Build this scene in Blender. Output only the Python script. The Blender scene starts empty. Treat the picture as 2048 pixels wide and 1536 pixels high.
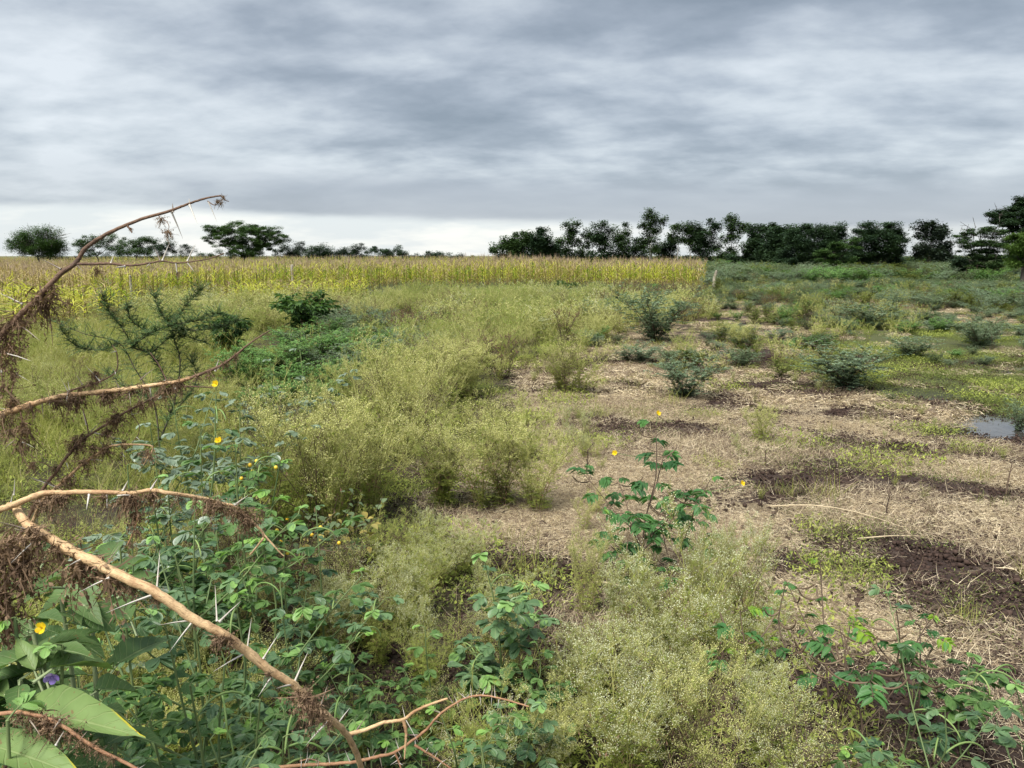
import bpy, math, random
import numpy as np
from math import sin, cos, pi, radians, sqrt, atan2

# ------------------------------------------------------------------ camera, world, sun, exposure
W, H, F = 2048.0, 1536.0, 1580.0
CAMZ = 1.65
HORIZ = 512.0
PITCH = math.atan((H/2-HORIZ)/F)
sc = bpy.context.scene
C = sc.collection
cam_d = bpy.data.cameras.new('camera'); cam = bpy.data.objects.new('camera', cam_d); C.objects.link(cam)
cam.location = (0, 0, CAMZ); cam.rotation_euler = (pi/2-PITCH, 0, 0)
cam_d.sensor_width = 36; cam_d.lens = F/W*36; cam_d.clip_start = 0.05; cam_d.clip_end = 20000
sc.camera = cam
sc.render.engine = 'CYCLES'
sc.view_settings.view_transform = 'Standard'; sc.view_settings.look = 'None'; sc.view_settings.gamma = 1
sc.view_settings.exposure = 1.95
sc.cycles.max_bounces = 5; sc.cycles.diffuse_bounces = 2; sc.cycles.transmission_bounces = 3; sc.cycles.glossy_bounces = 2

SUN_EL, SUN_AZ = radians(58), radians(-35)
sd = bpy.data.lights.new('sun', 'SUN'); sun = bpy.data.objects.new('sun', sd); C.objects.link(sun)
sd.energy = 1.5; sd.angle = radians(30); sd.color = (1.0, 0.965, 0.90)
sun.rotation_euler = (pi/2-SUN_EL, 0, SUN_AZ+pi*0.0)   # light comes from behind the left of the camera

world = bpy.data.worlds.new('World'); sc.world = world; world.use_nodes = True
nt = world.node_tree; N = nt.nodes; Lk = nt.links
for n in list(N): N.remove(n)
def nd(tree, typ, **kw):
    n = tree.nodes.new(typ)
    for k, v in kw.items():
        if k == 'ins':
            for a, b in v.items():
                n.inputs[a].default_value = b
        else: setattr(n, k, v)
    return n
def mth(tree, op, a, b=None, c=None, clamp=False):
    n = tree.nodes.new('ShaderNodeMath'); n.operation = op; n.use_clamp = clamp
    for i, v in enumerate((a, b, c)):
        if v is None: continue
        if isinstance(v, (int, float)): n.inputs[i].default_value = v
        else: tree.links.new(v, n.inputs[i])
    return n.outputs[0]
def mrange(tree, v, a, b, c=0.0, d=1.0, smooth=True):
    n = tree.nodes.new('ShaderNodeMapRange'); n.interpolation_type = 'SMOOTHSTEP' if smooth else 'LINEAR'
    tree.links.new(v, n.inputs[0])
    for i, q in zip((1, 2, 3, 4), (a, b, c, d)): n.inputs[i].default_value = q
    return n.outputs[0]
def mixc(tree, f, a, b, blend='MIX'):
    n = tree.nodes.new('ShaderNodeMix'); n.data_type = 'RGBA'; n.blend_type = blend
    for s, v in ((n.inputs[0], f), (n.inputs[6], a), (n.inputs[7], b)):
        if isinstance(v, (int, float)): s.default_value = v
        elif isinstance(v, tuple): s.default_value = (*v, 1)
        else: tree.links.new(v, s)
    return n.outputs[2]
def noise(tree, vec, scale, detail=4, rough=0.55, dist=0.0, out=0):
    n = tree.nodes.new('ShaderNodeTexNoise'); n.inputs['Scale'].default_value = scale
    n.inputs['Detail'].default_value = detail; n.inputs['Roughness'].default_value = rough
    n.inputs['Distortion'].default_value = dist
    if vec is not None: tree.links.new(vec, n.inputs['Vector'])
    return n.outputs[out]
def build_world():
    t = nt
    tc = nd(t, 'ShaderNodeTexCoord'); sep = nd(t, 'ShaderNodeSeparateXYZ'); t.links.new(tc.outputs['Generated'], sep.inputs[0])
    X, Y, Z = sep.outputs
    zc = mth(t, 'ADD', mth(t, 'MAXIMUM', Z, 0.0), 0.22)
    cx = mth(t, 'DIVIDE', X, zc); cy = mth(t, 'DIVIDE', Y, zc)
    cb = nd(t, 'ShaderNodeCombineXYZ'); t.links.new(cx, cb.inputs[0]); t.links.new(cy, cb.inputs[1])
    mp = nd(t, 'ShaderNodeMapping'); mp.inputs['Rotation'].default_value = (0, 0, radians(28)); mp.inputs['Scale'].default_value = (1.15, 1.5, 1)
    mp.inputs['Location'].default_value = SKYOFF
    t.links.new(cb.outputs[0], mp.inputs[0]); P = mp.outputs[0]
    n1 = noise(t, P, 0.40, 3, 0.5, 0.35)
    n2 = noise(t, P, 1.5, 6, 0.52, 0.15)
    n3 = noise(t, P, 4.2, 6, 0.55, 0.1)
    v = mth(t, 'ADD', mth(t, 'MULTIPLY', n1, 0.80), mth(t, 'MULTIPLY', n2, 0.60))
    v = mth(t, 'ADD', v, mth(t, 'MULTIPLY', n3, 0.30))            # mean about 0.75
    # a heavier bank overhead and right of centre, brighter towards the left
    az = mth(t, 'ARCTAN2', X, Y)
    v = mth(t, 'SUBTRACT', v, 0.055)
    v = mth(t, 'SUBTRACT', v, mrange(t, az, -0.60, 0.35, -0.02, 0.035))
    v = mth(t, 'SUBTRACT', v, mrange(t, Z, 0.18, 0.36, 0.0, 0.05))
    ramp = nd(t, 'ShaderNodeValToRGB'); e = ramp.color_ramp.elements
    e[0].position = 0.56; e[0].color = (0.205, 0.25, 0.31, 1)
    e[1].position = 0.93; e[1].color = (0.61, 0.67, 0.74, 1)
    for p, c in ((0.66, (0.275, 0.325, 0.395)), (0.74, (0.37, 0.425, 0.50)), (0.83, (0.49, 0.55, 0.62))):
        q = e.new(p); q.color = (*c, 1)
    t.links.new(v, ramp.inputs[0]); col = ramp.outputs[0]
    # long low cloud shelf and clear strip under it
    wob = mth(t, 'MULTIPLY', mth(t, 'SUBTRACT', noise(t, P, 0.6, 4), 0.5), 0.012)
    el = mth(t, 'ADD', Z, wob)
    el = mth(t, 'ADD', el, mrange(t, az, -0.45, 0.35, -0.008, 0.014, False))
    shelf = mth(t, 'MULTIPLY', mrange(t, el, 0.040, 0.056), mrange(t, el, 0.115, 0.075))
    shelf = mth(t, 'MULTIPLY', shelf, mrange(t, az, -0.55, -0.15, 0.25, 0.85))
    col = mixc(t, shelf, col, (0.33, 0.375, 0.455))
    strip = mrange(t, el, 0.052, 0.040)
    sn = mrange(t, noise(t, P, 0.9, 5, 0.6), 0.40, 0.62)
    stripc = mixc(t, sn, (0.60, 0.665, 0.72), (0.78, 0.81, 0.82))
    col = mixc(t, mth(t, 'MULTIPLY', strip, mrange(t, az, -0.1, 0.5, 1.0, 0.55)), col, stripc)
    sky = nd(t, 'ShaderNodeTexSky'); sky.sky_type = 'NISHITA'; sky.sun_disc = False
    sky.sun_elevation = SUN_EL; sky.sun_rotation = -SUN_AZ + pi
    skyc = mixc(t, 1.0, sky.outputs[0], (0.10, 0.10, 0.10), 'MULTIPLY')
    half = mixc(t, 1.0, col, (0.325, 0.315, 0.300), 'MULTIPLY')
    fin = mixc(t, 0.05, half, skyc)
    bg = nd(t, 'ShaderNodeBackground'); t.links.new(fin, bg.inputs[0]); bg.inputs[1].default_value = 1.0
    out = nd(t, 'ShaderNodeOutputWorld'); t.links.new(bg.outputs[0], out.inputs[0])
SKYOFF = (3.1, 1.7, 0)
build_world()

# ------------------------------------------------------------------ camera geometry helpers
fw = np.array([0, cos(PITCH), -sin(PITCH)]); up = np.array([0, sin(PITCH), cos(PITCH)]); rt = np.array([1.0, 0, 0])
CP = np.array([0, 0, CAMZ])
def at(px, py, d):                       # world point seen at a photo pixel, d metres in front of the camera
    return CP + d*(fw + (px-W/2)/F*rt + (H/2-py)/F*up)
def gp(px, py):                          # where the ray of a photo pixel meets the flat ground
    r = fw + (px-W/2)/F*rt + (H/2-py)/F*up
    k = CAMZ/-r[2]
    return np.array([r[0]*k, r[1]*k])
def pix_of(x, y, z=0.0):                 # photo pixel of world points (vectorised)
    vx = x; vy = y*fw[1]+(z-CAMZ)*fw[2]; vz = y*up[1]+(z-CAMZ)*up[2]
    vy = np.maximum(vy, 1e-3)
    return W/2+F*vx/vy, H/2-F*vz/vy
def metre(px, d): return px/F*d

# ------------------------------------------------------------------ numpy noise
def _hash(ix, iy, seed):
    n = (ix*374761393 + iy*668265263 + seed*1274126177) & 0xffffffff
    n = ((n ^ (n >> 13))*1274126177) & 0xffffffff
    return ((n ^ (n >> 16)) & 0xffff)/65535.0
def vnoise(x, y, scale, seed=0, octs=3):
    x = np.asarray(x, float)/scale; y = np.asarray(y, float)/scale
    tot = 0; amp = 1; s = 0
    for o in range(octs):
        ix = np.floor(x).astype(np.int64); iy = np.floor(y).astype(np.int64)
        fx = x-ix; fy = y-iy; fx = fx*fx*(3-2*fx); fy = fy*fy*(3-2*fy)
        a = _hash(ix, iy, seed+o*7); b = _hash(ix+1, iy, seed+o*7); c = _hash(ix, iy+1, seed+o*7); d = _hash(ix+1, iy+1, seed+o*7)
        tot = tot+amp*((a*(1-fx)+b*fx)*(1-fy)+(c*(1-fx)+d*fx)*fy); s += amp; amp *= 0.5; x = x*2.03+11.3; y = y*2.03+5.7
    return tot/s
def smooth(v, a, b):
    t = np.clip((v-a)/(b-a), 0, 1); return t*t*(3-2*t)
def inpoly(x, y, poly):
    r = np.zeros(np.shape(x), bool); n = len(poly)
    for i in range(n):
        x1, y1 = poly[i]; x2, y2 = poly[(i+1) % n]
        if y1 == y2: continue
        c = ((y1 > y) != (y2 > y)) & (x < (x2-x1)*(y-y1)/(y2-y1)+x1)
        r ^= c
    return r
def wpoly(pts): return [tuple(gp(*p)) for p in pts]

# zones, outlined on the ground
PUD = [gp(1768, 781), gp(1872, 799), gp(2008, 740), gp(1998, 842), gp(1965, 858), gp(2035, 866), gp(2130, 760), gp(1925, 762)]
PUDR = [0.16, 0.20, 0.38, 0.38, 0.24, 0.30, 0.5, 0.16]
SOIL = [(gp(*p), a, b) for p, a, b in (((1790, 895), .75, .30), ((1890, 920), .5, .22), ((1560, 990), .42, .35), ((1500, 960), .3, .25), ((1130, 1140), .28, .30), ((1990, 1175), .45, .30), ((1960, 1000), .5, .2), ((1600, 1130), .40, .22), ((1080, 1220), .2, .18), ((1230, 1400), .2, .25), ((1420, 815), .6, .2), ((1640, 830), .7, .22), ((1560, 775), .7, .25), ((1850, 1250), .3, .16), ((1380, 1560), .3, .25), ((870, 960), .3, .5), ((2048, 1380), .3, .2), ((1810, 735), .9, .5), ((1700, 655), 1.6, .6), ((2030, 690), 1.5, .8))]
def zones(x, y):
    """straw 0..1, green 0..1, wet 0..1 for ground points (all in world metres)"""
    jx = (vnoise(x, y, 1.6, 31)-0.5)*1.6*smooth(np.hypot(x, y), 2, 12)+(vnoise(x, y, 0.5, 32)-0.5)*0.35
    jy = (vnoise(x, y, 1.6, 41)-0.5)*1.6*smooth(np.hypot(x, y), 2, 12)+(vnoise(x, y, 0.5, 42)-0.5)*0.35
    px, py = pix_of(x+jx, y+jy)
    front = (y > 0.3)
    straw = np.zeros(np.shape(x)); green = np.zeros(np.shape(x)); wet = np.zeros(np.shape(x))
    S = [(1030, 735), (1250, 672), (1420, 690), (1560, 760), (1800, 825), (2048, 890), (2500, 1010), (3600, 1600), (1560, 1600), (1330, 1400), (1190, 1420), (1080, 1300), (1040, 1180), (880, 1120), (820, 1010), (850, 900), (960, 900), (1080, 850)]
    S2 = [(1600, 590), (2500, 600), (2500, 655), (1950, 660), (1780, 640), (1700, 612)]
    S3 = [(1180, 610), (1720, 600), (1720, 760), (1560, 760), (1400, 700), (1180, 690)]
    G = [(1560, 740), (1700, 672), (2000, 655), (2600, 660), (3200, 980), (2048, 880), (1800, 822)]
    straw = np.where(inpoly(px, py, S) & front, 1.0, straw)
    straw = np.where(inpoly(px, py, S2) & front, 0.8, straw)
    straw = np.where(inpoly(px, py, S3) & front & (straw < .5), 0.55, straw)
    green = np.maximum(green, np.where(straw < .1, .45, 0)); green = np.where((straw < .1) & (np.hypot(x, y) > 22), .8, green)
    green = np.where(inpoly(px, py, G) & front & (straw < .9), 1.0, green)
    straw = np.where(green > .5, 0.12, straw)
    for (cx, cy), r in zip(PUD, PUDR):
        wet = np.maximum(wet, np.exp(-((x-cx)**2+(y-cy)**2)/(2*(r*1.7)**2)))
    bare = np.maximum(.92*smooth(vnoise(x+0.3*jx, y, 0.50, 77, 5), 0.53, 0.61), .8*smooth(vnoise(x, y, 0.20, 78, 3), 0.58, 0.70))
    for (c, a, b) in SOIL:
        q = ((x-c[0])/a)**2+((y-c[1])/b)**2; bare = np.maximum(bare, smooth(np.exp(-q*.7)+.75*(vnoise(x, y, .22, 79, 4)-.5), .42, .62))
    straw = straw*(1-0.86*bare)
    return straw, green, wet, bare
SEAZ = 0.0
def gz(x, y):
    x = np.asarray(x, float); y = np.asarray(y, float)
    d = np.hypot(x, y)
    z = 0.05*(vnoise(x, y, 2.4, 5)-0.5)+0.030*(vnoise(x, y, 0.45, 9)-0.5)+0.25*(vnoise(x, y, 25, 12)-0.5)*smooth(d, 12, 45)
    z = z+0.012*(vnoise(x, y, 0.13, 19, 2)-0.5)*smooth(d, 14, 9)+0.028+.42*smooth(d, 60, 160)
    for (cx, cy), r in zip(PUD, PUDR):
        z = z-(0.042+.075*(vnoise(x, y, .22, 8, 2)-.5))*np.exp(-((x-cx)**2+(y-cy)**2)/(2*(r)**2))
    return z

# ------------------------------------------------------------------ mesh building
class MB:
    def __init__(s): s.v = []; s.f = []; s.n = 0; s.r = []; s.uv = []; s.m = []
    def add(s, verts, faces, rnd=0.5, uv=None, mat=0):
        verts = np.asarray(verts, float).reshape(-1, 3); k = len(verts)
        faces = np.asarray(faces, np.int64)
        s.v.append(verts); s.f.append(faces+s.n)
        s.r.append(np.full(k, rnd, float) if np.isscalar(rnd) else np.asarray(rnd, float))
        s.uv.append(np.zeros((k, 2)) if uv is None else np.asarray(uv, float)); s.m.append(np.full(len(faces), mat, np.int32)); s.n += k
    def mesh(s, name, mats, smooth_=False):
        me = bpy.data.meshes.new(name)
        if s.n == 0: return me
        V = np.concatenate(s.v).astype(np.float32); me.vertices.add(len(V)); me.vertices.foreach_set('co', V.ravel())
        loops = np.concatenate([f.ravel() for f in s.f]).astype(np.int32)
        sizes = np.concatenate([np.full(len(f), f.shape[1], np.int32) for f in s.f])
        me.loops.add(len(loops)); me.loops.foreach_set('vertex_index', loops)
        me.polygons.add(len(sizes)); me.polygons.foreach_set('loop_start', np.concatenate([[0], np.cumsum(sizes)[:-1]]).astype(np.int32))
        me.polygons.foreach_set('material_index', np.concatenate(s.m))
        me.update(calc_edges=True)
        a = me.attributes.new('rnd', 'FLOAT', 'POINT'); a.data.foreach_set('value', np.concatenate(s.r).astype(np.float32))
        uv = np.concatenate(s.uv); u3 = np.zeros((len(uv), 3), np.float32); u3[:, :2] = uv
        a = me.attributes.new('luv', 'FLOAT_VECTOR', 'POINT'); a.data.foreach_set('vector', u3.ravel())
        for m in (mats if isinstance(mats, (list, tuple)) else [mats]): me.materials.append(m)
        if smooth_: me.shade_smooth()
        return me
def unit(a):
    a = np.asarray(a, float); return a/np.maximum(np.linalg.norm(a, axis=-1, keepdims=True), 1e-9)
def frame(d, ref=None):
    d = unit(d)
    if ref is None:
        ref = np.zeros_like(d); ref[..., 2] = 1; ref[np.abs(d[..., 2]) > 0.95] = (1, 0, 0)
    s_ = unit(np.cross(d, ref)); n = np.cross(s_, d); return d, s_, n
def stamp(mb, T, c, d, s_, n, L, Wd, rnd, mat=0):
    """T=(verts[k,3] along/side/normal, faces, uv) copied onto every frame"""
    tv, tf, tu = T; c = np.asarray(c, float).reshape(-1, 3); m = len(c); k = len(tv)
    if m == 0: return
    L = np.broadcast_to(np.asarray(L, float), (m,)); Wd = np.broadcast_to(np.asarray(Wd, float), (m,))
    v = c[:, None, :]+(tv[None, :, 0, None]*L[:, None, None])*d[:, None, :]+(tv[None, :, 1, None]*Wd[:, None, None])*s_[:, None, :]+(tv[None, :, 2, None]*L[:, None, None])*n[:, None, :]
    f = (np.arange(m)*k)[:, None, None]+tf[None]
    mb.add(v.reshape(-1, 3), f.reshape(-1, tf.shape[1]), np.repeat(np.broadcast_to(rnd, (m,)), k), np.tile(tu, (m, 1)), mat)
def T_strip(prof, bend=0.0, fold=0.0, wave=0.0):
    """prof: (t, halfwidth) rows of three verts with a folded midrib"""
    v = []; u = []
    for i, (t, w) in enumerate(prof):
        z = -bend*t*t
        for q in (-1, 0, 1):
            v.append((t, q*w, z+(abs(q)*fold*w)+(wave*sin(i*2.1+q) if q else 0))); u.append((q, t))
    f = []
    for i in range(len(prof)-1):
        for q in (0, 1): a = i*3+q; f.append((a, a+1, a+4, a+3))
    return np.array(v, float), np.array(f), np.array(u, float)
DIA = (np.array([(0, 0, 0), (.45, -.5, .0), (1, 0, 0), (.45, .5, .0)], float), np.array([(0, 1, 2, 3)]), np.array([(0, 0), (-1, .5), (0, 1), (1, .5)], float))
RIB = (np.array([(0, -.5, 0), (1, -.3, 0), (1, .3, 0), (0, .5, 0)], float), np.array([(0, 1, 2, 3)]), np.zeros((4, 2)))
def T_arc(k=3, bend=0.4, taper=True):
    v = []; u = []
    for i in range(k+1):
        t = i/k; w = .5*(1-t*.85 if taper else 1); v += [(t, -w, -bend*t*t), (t, w, -bend*t*t)]; u += [(-1, t), (1, t)]
    return np.array(v, float), np.array([(2*i, 2*i+2, 2*i+3, 2*i+1) for i in range(k)]), np.array(u, float)
a3 = [(0, cos(q*2*pi/3), sin(q*2*pi/3)) for q in range(3)]
HEAD = (np.array([(-.9, 0, 0)]+[(0.1, y_, z_) for _, y_, z_ in a3]+[(.6, 0, 0)], float), np.array([(0, 2, 1), (0, 3, 2), (0, 1, 3), (4, 1, 2), (4, 2, 3), (4, 3, 1)]), np.zeros((5, 2)))
OBOV = T_strip([(0, .05), (.12, .20), (.35, .37), (.6, .48), (.82, .45), (.95, .26), (1, .05)], bend=.10, fold=.30)
LANC = T_strip([(0, .04), (.12, .32), (.3, .48), (.55, .44), (.8, .22), (1, .01)], bend=.22, fold=.35, wave=.012)
BROAD = T_strip([(0, .03), (.06, .16), (.16, .36), (.3, .48), (.45, .5), (.6, .43), (.75, .3), (.9, .12), (1, .01)], bend=.22, fold=.28, wave=.02)
SIMPLE = T_strip([(0, .05), (.45, .5), (1, .02)], bend=.15, fold=.3)
def sticks(mb, p0, p1, r0, r1, rnd=0.5, mat=0, sides=3):
    p0 = np.asarray(p0, float).reshape(-1, 3); p1 = np.asarray(p1, float).reshape(-1, 3); m = len(p0)
    if m == 0: return
    d, s_, n = frame(p1-p0); r0 = np.broadcast_to(r0, (m,)); r1 = np.broadcast_to(r1, (m,))
    v = np.zeros((m, 2*sides, 3))
    for q in range(sides):
        o = cos(q*2*pi/sides)*s_+sin(q*2*pi/sides)*n
        v[:, q] = p0+o*r0[:, None]; v[:, sides+q] = p1+o*r1[:, None]
    f = np.array([(q, (q+1) % sides, sides+(q+1) % sides, sides+q) for q in range(sides)])
    ff = (np.arange(m)*2*sides)[:, None, None]+f[None]
    mb.add(v.reshape(-1, 3), ff.reshape(-1, 4), np.repeat(np.broadcast_to(rnd, (m,)), 2*sides), None, mat)
def tube(mb, pts, radii, sides=6, rnd=0.5, mat=0, rough=0.0, rs=None, cap=True):
    pts = np.asarray(pts, float); k = len(pts); radii = np.broadcast_to(radii, (k,))
    d = np.gradient(pts, axis=0); d = unit(d); ref = np.array([0.3, 0.2, 0.93]); V = []; U = []
    for i in range(k):
        s_ = unit(np.cross(d[i], ref)); n = np.cross(s_, d[i])
        for q in range(sides):
            a = 2*pi*q/sides; rr = radii[i]*(1+(rs.uniform(-rough, rough) if rough else 0)); V.append(pts[i]+rr*(cos(a)*s_+sin(a)*n)); U.append((q/sides, i/k))
    f = [(i*sides+q, i*sides+(q+1) % sides, (i+1)*sides+(q+1) % sides, (i+1)*sides+q) for i in range(k-1) for q in range(sides)]
    mb.add(V, f, rnd, U, mat)
    if cap:
        mb.add(np.array(V[-sides:]+[tuple(pts[-1]+d[-1]*radii[-1]*.5)]), [(q, (q+1) % sides, sides) for q in range(sides)], rnd, None, mat)
def crom(P, n=6):
    """smooth a polyline (Catmull-Rom)"""
    P = np.asarray(P, float); Q = np.vstack([2*P[0]-P[1], P, 2*P[-1]-P[-2]]); out = []
    for i in range(1, len(Q)-2):
        for j in range(n):
            t = j/n; a, b, c, d = Q[i-1], Q[i], Q[i+1], Q[i+2]
            out.append(.5*((2*b)+(-a+c)*t+(2*a-5*b+4*c-d)*t*t+(-a+3*b-3*c+d)*t**3))
    out.append(P[-1]); return np.array(out)
def obj(name, me, parent=None):
    o = bpy.data.objects.new(name, me); C.objects.link(o)
    if parent is not None: o.parent = parent
    return o
def tag(o, label=None, cat=None, group=None, kind=None):
    if label: o['label'] = label
    if cat: o['category'] = cat
    if group: o['group'] = group
    if kind: o['kind'] = kind
    return o
def thing(name, loc, label, cat, group=None, rz=0.0, s_=1.0):
    o = bpy.data.objects.new(name, None); C.objects.link(o); o.empty_display_size = .1
    o.location = loc; o.rotation_euler = (0, 0, rz); o.scale = (s_,)*3 if np.isscalar(s_) else s_
    return tag(o, label, cat, group)
def copy_thing(src, loc, rz, s_, label=None, group=None):
    r = src.copy(); C.objects.link(r); r.location = loc; r.rotation_euler = (0, 0, rz); r.scale = s_
    for ch in src.children:
        c = ch.copy(); C.objects.link(c); c.parent = r
    if label: r['label'] = label
    if group: r['group'] = group
    return r

# ------------------------------------------------------------------ materials
def leafmat(name, ca, cb, rough=0.55, transl=0.35, spec=0.3, vein=0, cc=None, objvar=0.12, nscale=6.0, edge=None):
    m = bpy.data.materials.new(name); m.use_nodes = True; t = m.node_tree
    for n in list(t.nodes): t.nodes.remove(n)
    at_ = nd(t, 'ShaderNodeAttribute', attribute_name='rnd'); r = at_.outputs['Fac']
    oi = nd(t, 'ShaderNodeObjectInfo')
    r = mth(t, 'ADD', r, mth(t, 'MULTIPLY', mth(t, 'SUBTRACT', oi.outputs['Random'], 0.5), objvar*2), clamp=True)
    col = mixc(t, r, ca, cb)
    if cc: col = mixc(t, mrange(t, r, 0.86, 0.92), col, cc)
    tc = nd(t, 'ShaderNodeTexCoord')
    n_ = noise(t, tc.outputs['Object'], nscale, 4)
    col = mixc(t, 1.0, col, mixc(t, n_, (0.62, 0.64, 0.62), (1.38, 1.36, 1.38)), 'MULTIPLY')
    bs = nd(t, 'ShaderNodeBsdfPrincipled')
    if vein:
        lu = nd(t, 'ShaderNodeAttribute', attribute_name='luv'); sp = nd(t, 'ShaderNodeSeparateXYZ'); t.links.new(lu.outputs['Vector'], sp.inputs[0])
        au = mth(t, 'ABSOLUTE', sp.outputs[0])
        w = mth(t, 'SUBTRACT', sp.outputs[1], mth(t, 'MULTIPLY', au, 0.22))
        fr = mth(t, 'FRACT', mth(t, 'MULTIPLY', w, float(vein)))
        ln = mrange(t, mth(t, 'ABSOLUTE', mth(t, 'SUBTRACT', fr, 0.5)), 0.10, 0.02)
        mid = mrange(t, au, 0.10, 0.03); vn = mth(t, 'MAXIMUM', mth(t, 'MULTIPLY', ln, .6), mid)
        col = mixc(t, mth(t, 'MULTIPLY', vn, .45), col, mixc(t, .6, cb, (0.45, 0.5, 0.25)))
        if edge:
            eg = mth(t, 'MULTIPLY', mrange(t, mth(t, 'ADD', mth(t, 'ADD', sp.outputs[1], mth(t, 'MULTIPLY', sp.outputs[0], -.38)), mth(t, 'MULTIPLY', n_, .5)), 1.36, 1.52), mrange(t, r, .8, .9))
            col = mixc(t, eg, col, edge)
        col = mixc(t, mrange(t, noise(t, tc.outputs['Object'], nscale*7, 2, .5), .69, .73, 0, .8), col, (.22, .15, .06))
        bp = nd(t, 'ShaderNodeBump', ins={'Strength': 0.5, 'Distance': 0.003}); t.links.new(mth(t, 'SUBTRACT', n_, vn), bp.inputs['Height']); t.links.new(bp.outputs[0], bs.inputs['Normal'])
    t.links.new(col, bs.inputs['Base Color']); bs.inputs['Roughness'].default_value = rough; bs.inputs['Specular IOR Level'].default_value = spec
    out = nd(t, 'ShaderNodeOutputMaterial')
    if transl > 0:
        tr = nd(t, 'ShaderNodeBsdfTranslucent'); t.links.new(mixc(t, 1.0, col, (1.15, 1.25, 0.7), 'MULTIPLY'), tr.inputs[0])
        mx = nd(t, 'ShaderNodeMixShader'); mx.inputs[0].default_value = transl
        t.links.new(bs.outputs[0], mx.inputs[1]); t.links.new(tr.outputs[0], mx.inputs[2]); t.links.new(mx.outputs[0], out.inputs[0])
    else: t.links.new(bs.outputs[0], out.inputs[0])
    return m
def barkmat(name, ca, cb, scale=30, rough=0.75, bump=0.4, stretch=1.0):
    m = bpy.data.materials.new(name); m.use_nodes = True; t = m.node_tree; bs = t.nodes['Principled BSDF']
    tc = nd(t, 'ShaderNodeTexCoord'); n_ = noise(t, tc.outputs['Object'], scale, 8, .75); n2 = noise(t, tc.outputs['Object'], scale*.22, 3)
    f = mth(t, 'ADD', mth(t, 'MULTIPLY', n_, .6), mth(t, 'MULTIPLY', n2, .5))
    bc = mixc(t, mrange(t, f, .38, .66), ca, cb)
    if 'thorn_branch' in name:
        lu = nd(t, 'ShaderNodeAttribute', attribute_name='luv'); mp = nd(t, 'ShaderNodeMapping'); mp.inputs['Scale'].default_value = (9, 26, 1); t.links.new(lu.outputs['Vector'], mp.inputs[0])
        st = noise(t, mp.outputs[0], 1.6, 5, .7); bc = mixc(t, mrange(t, st, .50, .68), bc, mixc(t, .45, ca, (.09, .05, .03))); bl = noise(t, tc.outputs['Object'], 16, 5, .7); bc = mixc(t, mrange(t, bl, .56, .70, 0, .75), bc, (.17, .10, .06))
    t.links.new(bc, bs.inputs['Base Color']); bs.inputs['Roughness'].default_value = rough
    bp = nd(t, 'ShaderNodeBump', ins={'Strength': bump, 'Distance': 0.01}); t.links.new(n_, bp.inputs['Height']); t.links.new(bp.outputs[0], bs.inputs['Normal'])
    return m
M = {}
M['pstem'] = leafmat('weed_stem', (.30, .31, .09), (.50, .48, .18), .7, .0, .2)
M['pleaf'] = leafmat('weed_leaf', (.20, .26, .055), (.44, .47, .12), .7, .35, .15)
M['phead'] = leafmat('weed_flower', (.66, .66, .20), (.93, .90, .50), .8, .25, .1)
M['pgreen'] = leafmat('weed_bud_green', (.24, .33, .08), (.46, .54, .16), .8, .3, .1)
M['pheadw'] = leafmat('weed_flower_white', (.52, .57, .26), (.90, .90, .68), .8, .2, .1)
M['pbrown'] = leafmat('weed_dry', (.15, .085, .055), (.38, .24, .16), .8, .2, .1)
M['soil'] = leafmat('soil_clod', (.032, .021, .017), (.09, .06, .048), .95, .0, .1)
M['straw'] = leafmat('straw_blade', (.44, .33, .20), (.95, .82, .58), .8, .15, .1, objvar=.15)
M['strawd'] = leafmat('straw_dark', (.12, .085, .065), (.30, .23, .17), .85, .1, .1, objvar=.15)
M['grass'] = leafmat('grass_blade', (.20, .23, .05), (.48, .46, .15), .6, .35, .2, cc=(.50, .42, .24))
M['ggrass'] = leafmat('ground_grass', (.09, .13, .03), (.30, .33, .10), .6, .35, .2)
M['senna'] = leafmat('senna_leaf', (.045, .115, .030), (.17, .31, .08), .45, .25, .45, vein=9, cc=(.24, .44, .09), nscale=25, objvar=.3)
M['sennab'] = leafmat('senna_leaf_blue', (.050, .115, .052), (.17, .29, .125), .38, .22, .5, vein=9, cc=(.24, .42, .12), nscale=25, objvar=.3)
M['senna_sheen'] = leafmat('senna_leaf_sky_sheen', (.11, .17, .10), (.26, .34, .24), .30, .2, .7, vein=9, nscale=25, objvar=.3)  # grey leaf colour stands in for sky reflected on the leaves
M['sennap'] = leafmat('coffee_senna_leaf', (.035, .125, .038), (.11, .27, .07), .45, .3, .4, vein=8, cc=(.22, .36, .03), nscale=25)
M['sstem'] = leafmat('senna_stem', (.12, .18, .07), (.20, .26, .10), .6, .0, .3)
M['bstem'] = leafmat('brown_stem', (.085, .06, .045), (.17, .12, .085), .75, .0, .2)
M['podg'] = leafmat('green_pod', (.15, .25, .07), (.24, .33, .11), .5, .0, .3)
M['podb'] = leafmat('brown_pod', (.10, .065, .04), (.21, .15, .10), .6, .0, .3)
M['petal'] = leafmat('yellow_petal', (.85, .52, .01), (.90, .70, .03), .5, .3, .2)
M['purple'] = leafmat('purple_petal', (.30, .20, .60), (.42, .32, .72), .5, .3, .2)
M['berry'] = leafmat('yellow_berry', (.75, .42, .02), (.80, .60, .05), .3, .0, .5)
M['solan'] = leafmat('nightshade_leaf', (.085, .16, .05), (.21, .31, .10), .50, .28, .35, vein=8, nscale=14, edge=(.62, .52, .03))
M['solstem'] = leafmat('nightshade_stem', (.20, .26, .13), (.32, .38, .20), .6, .0, .3)
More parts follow.
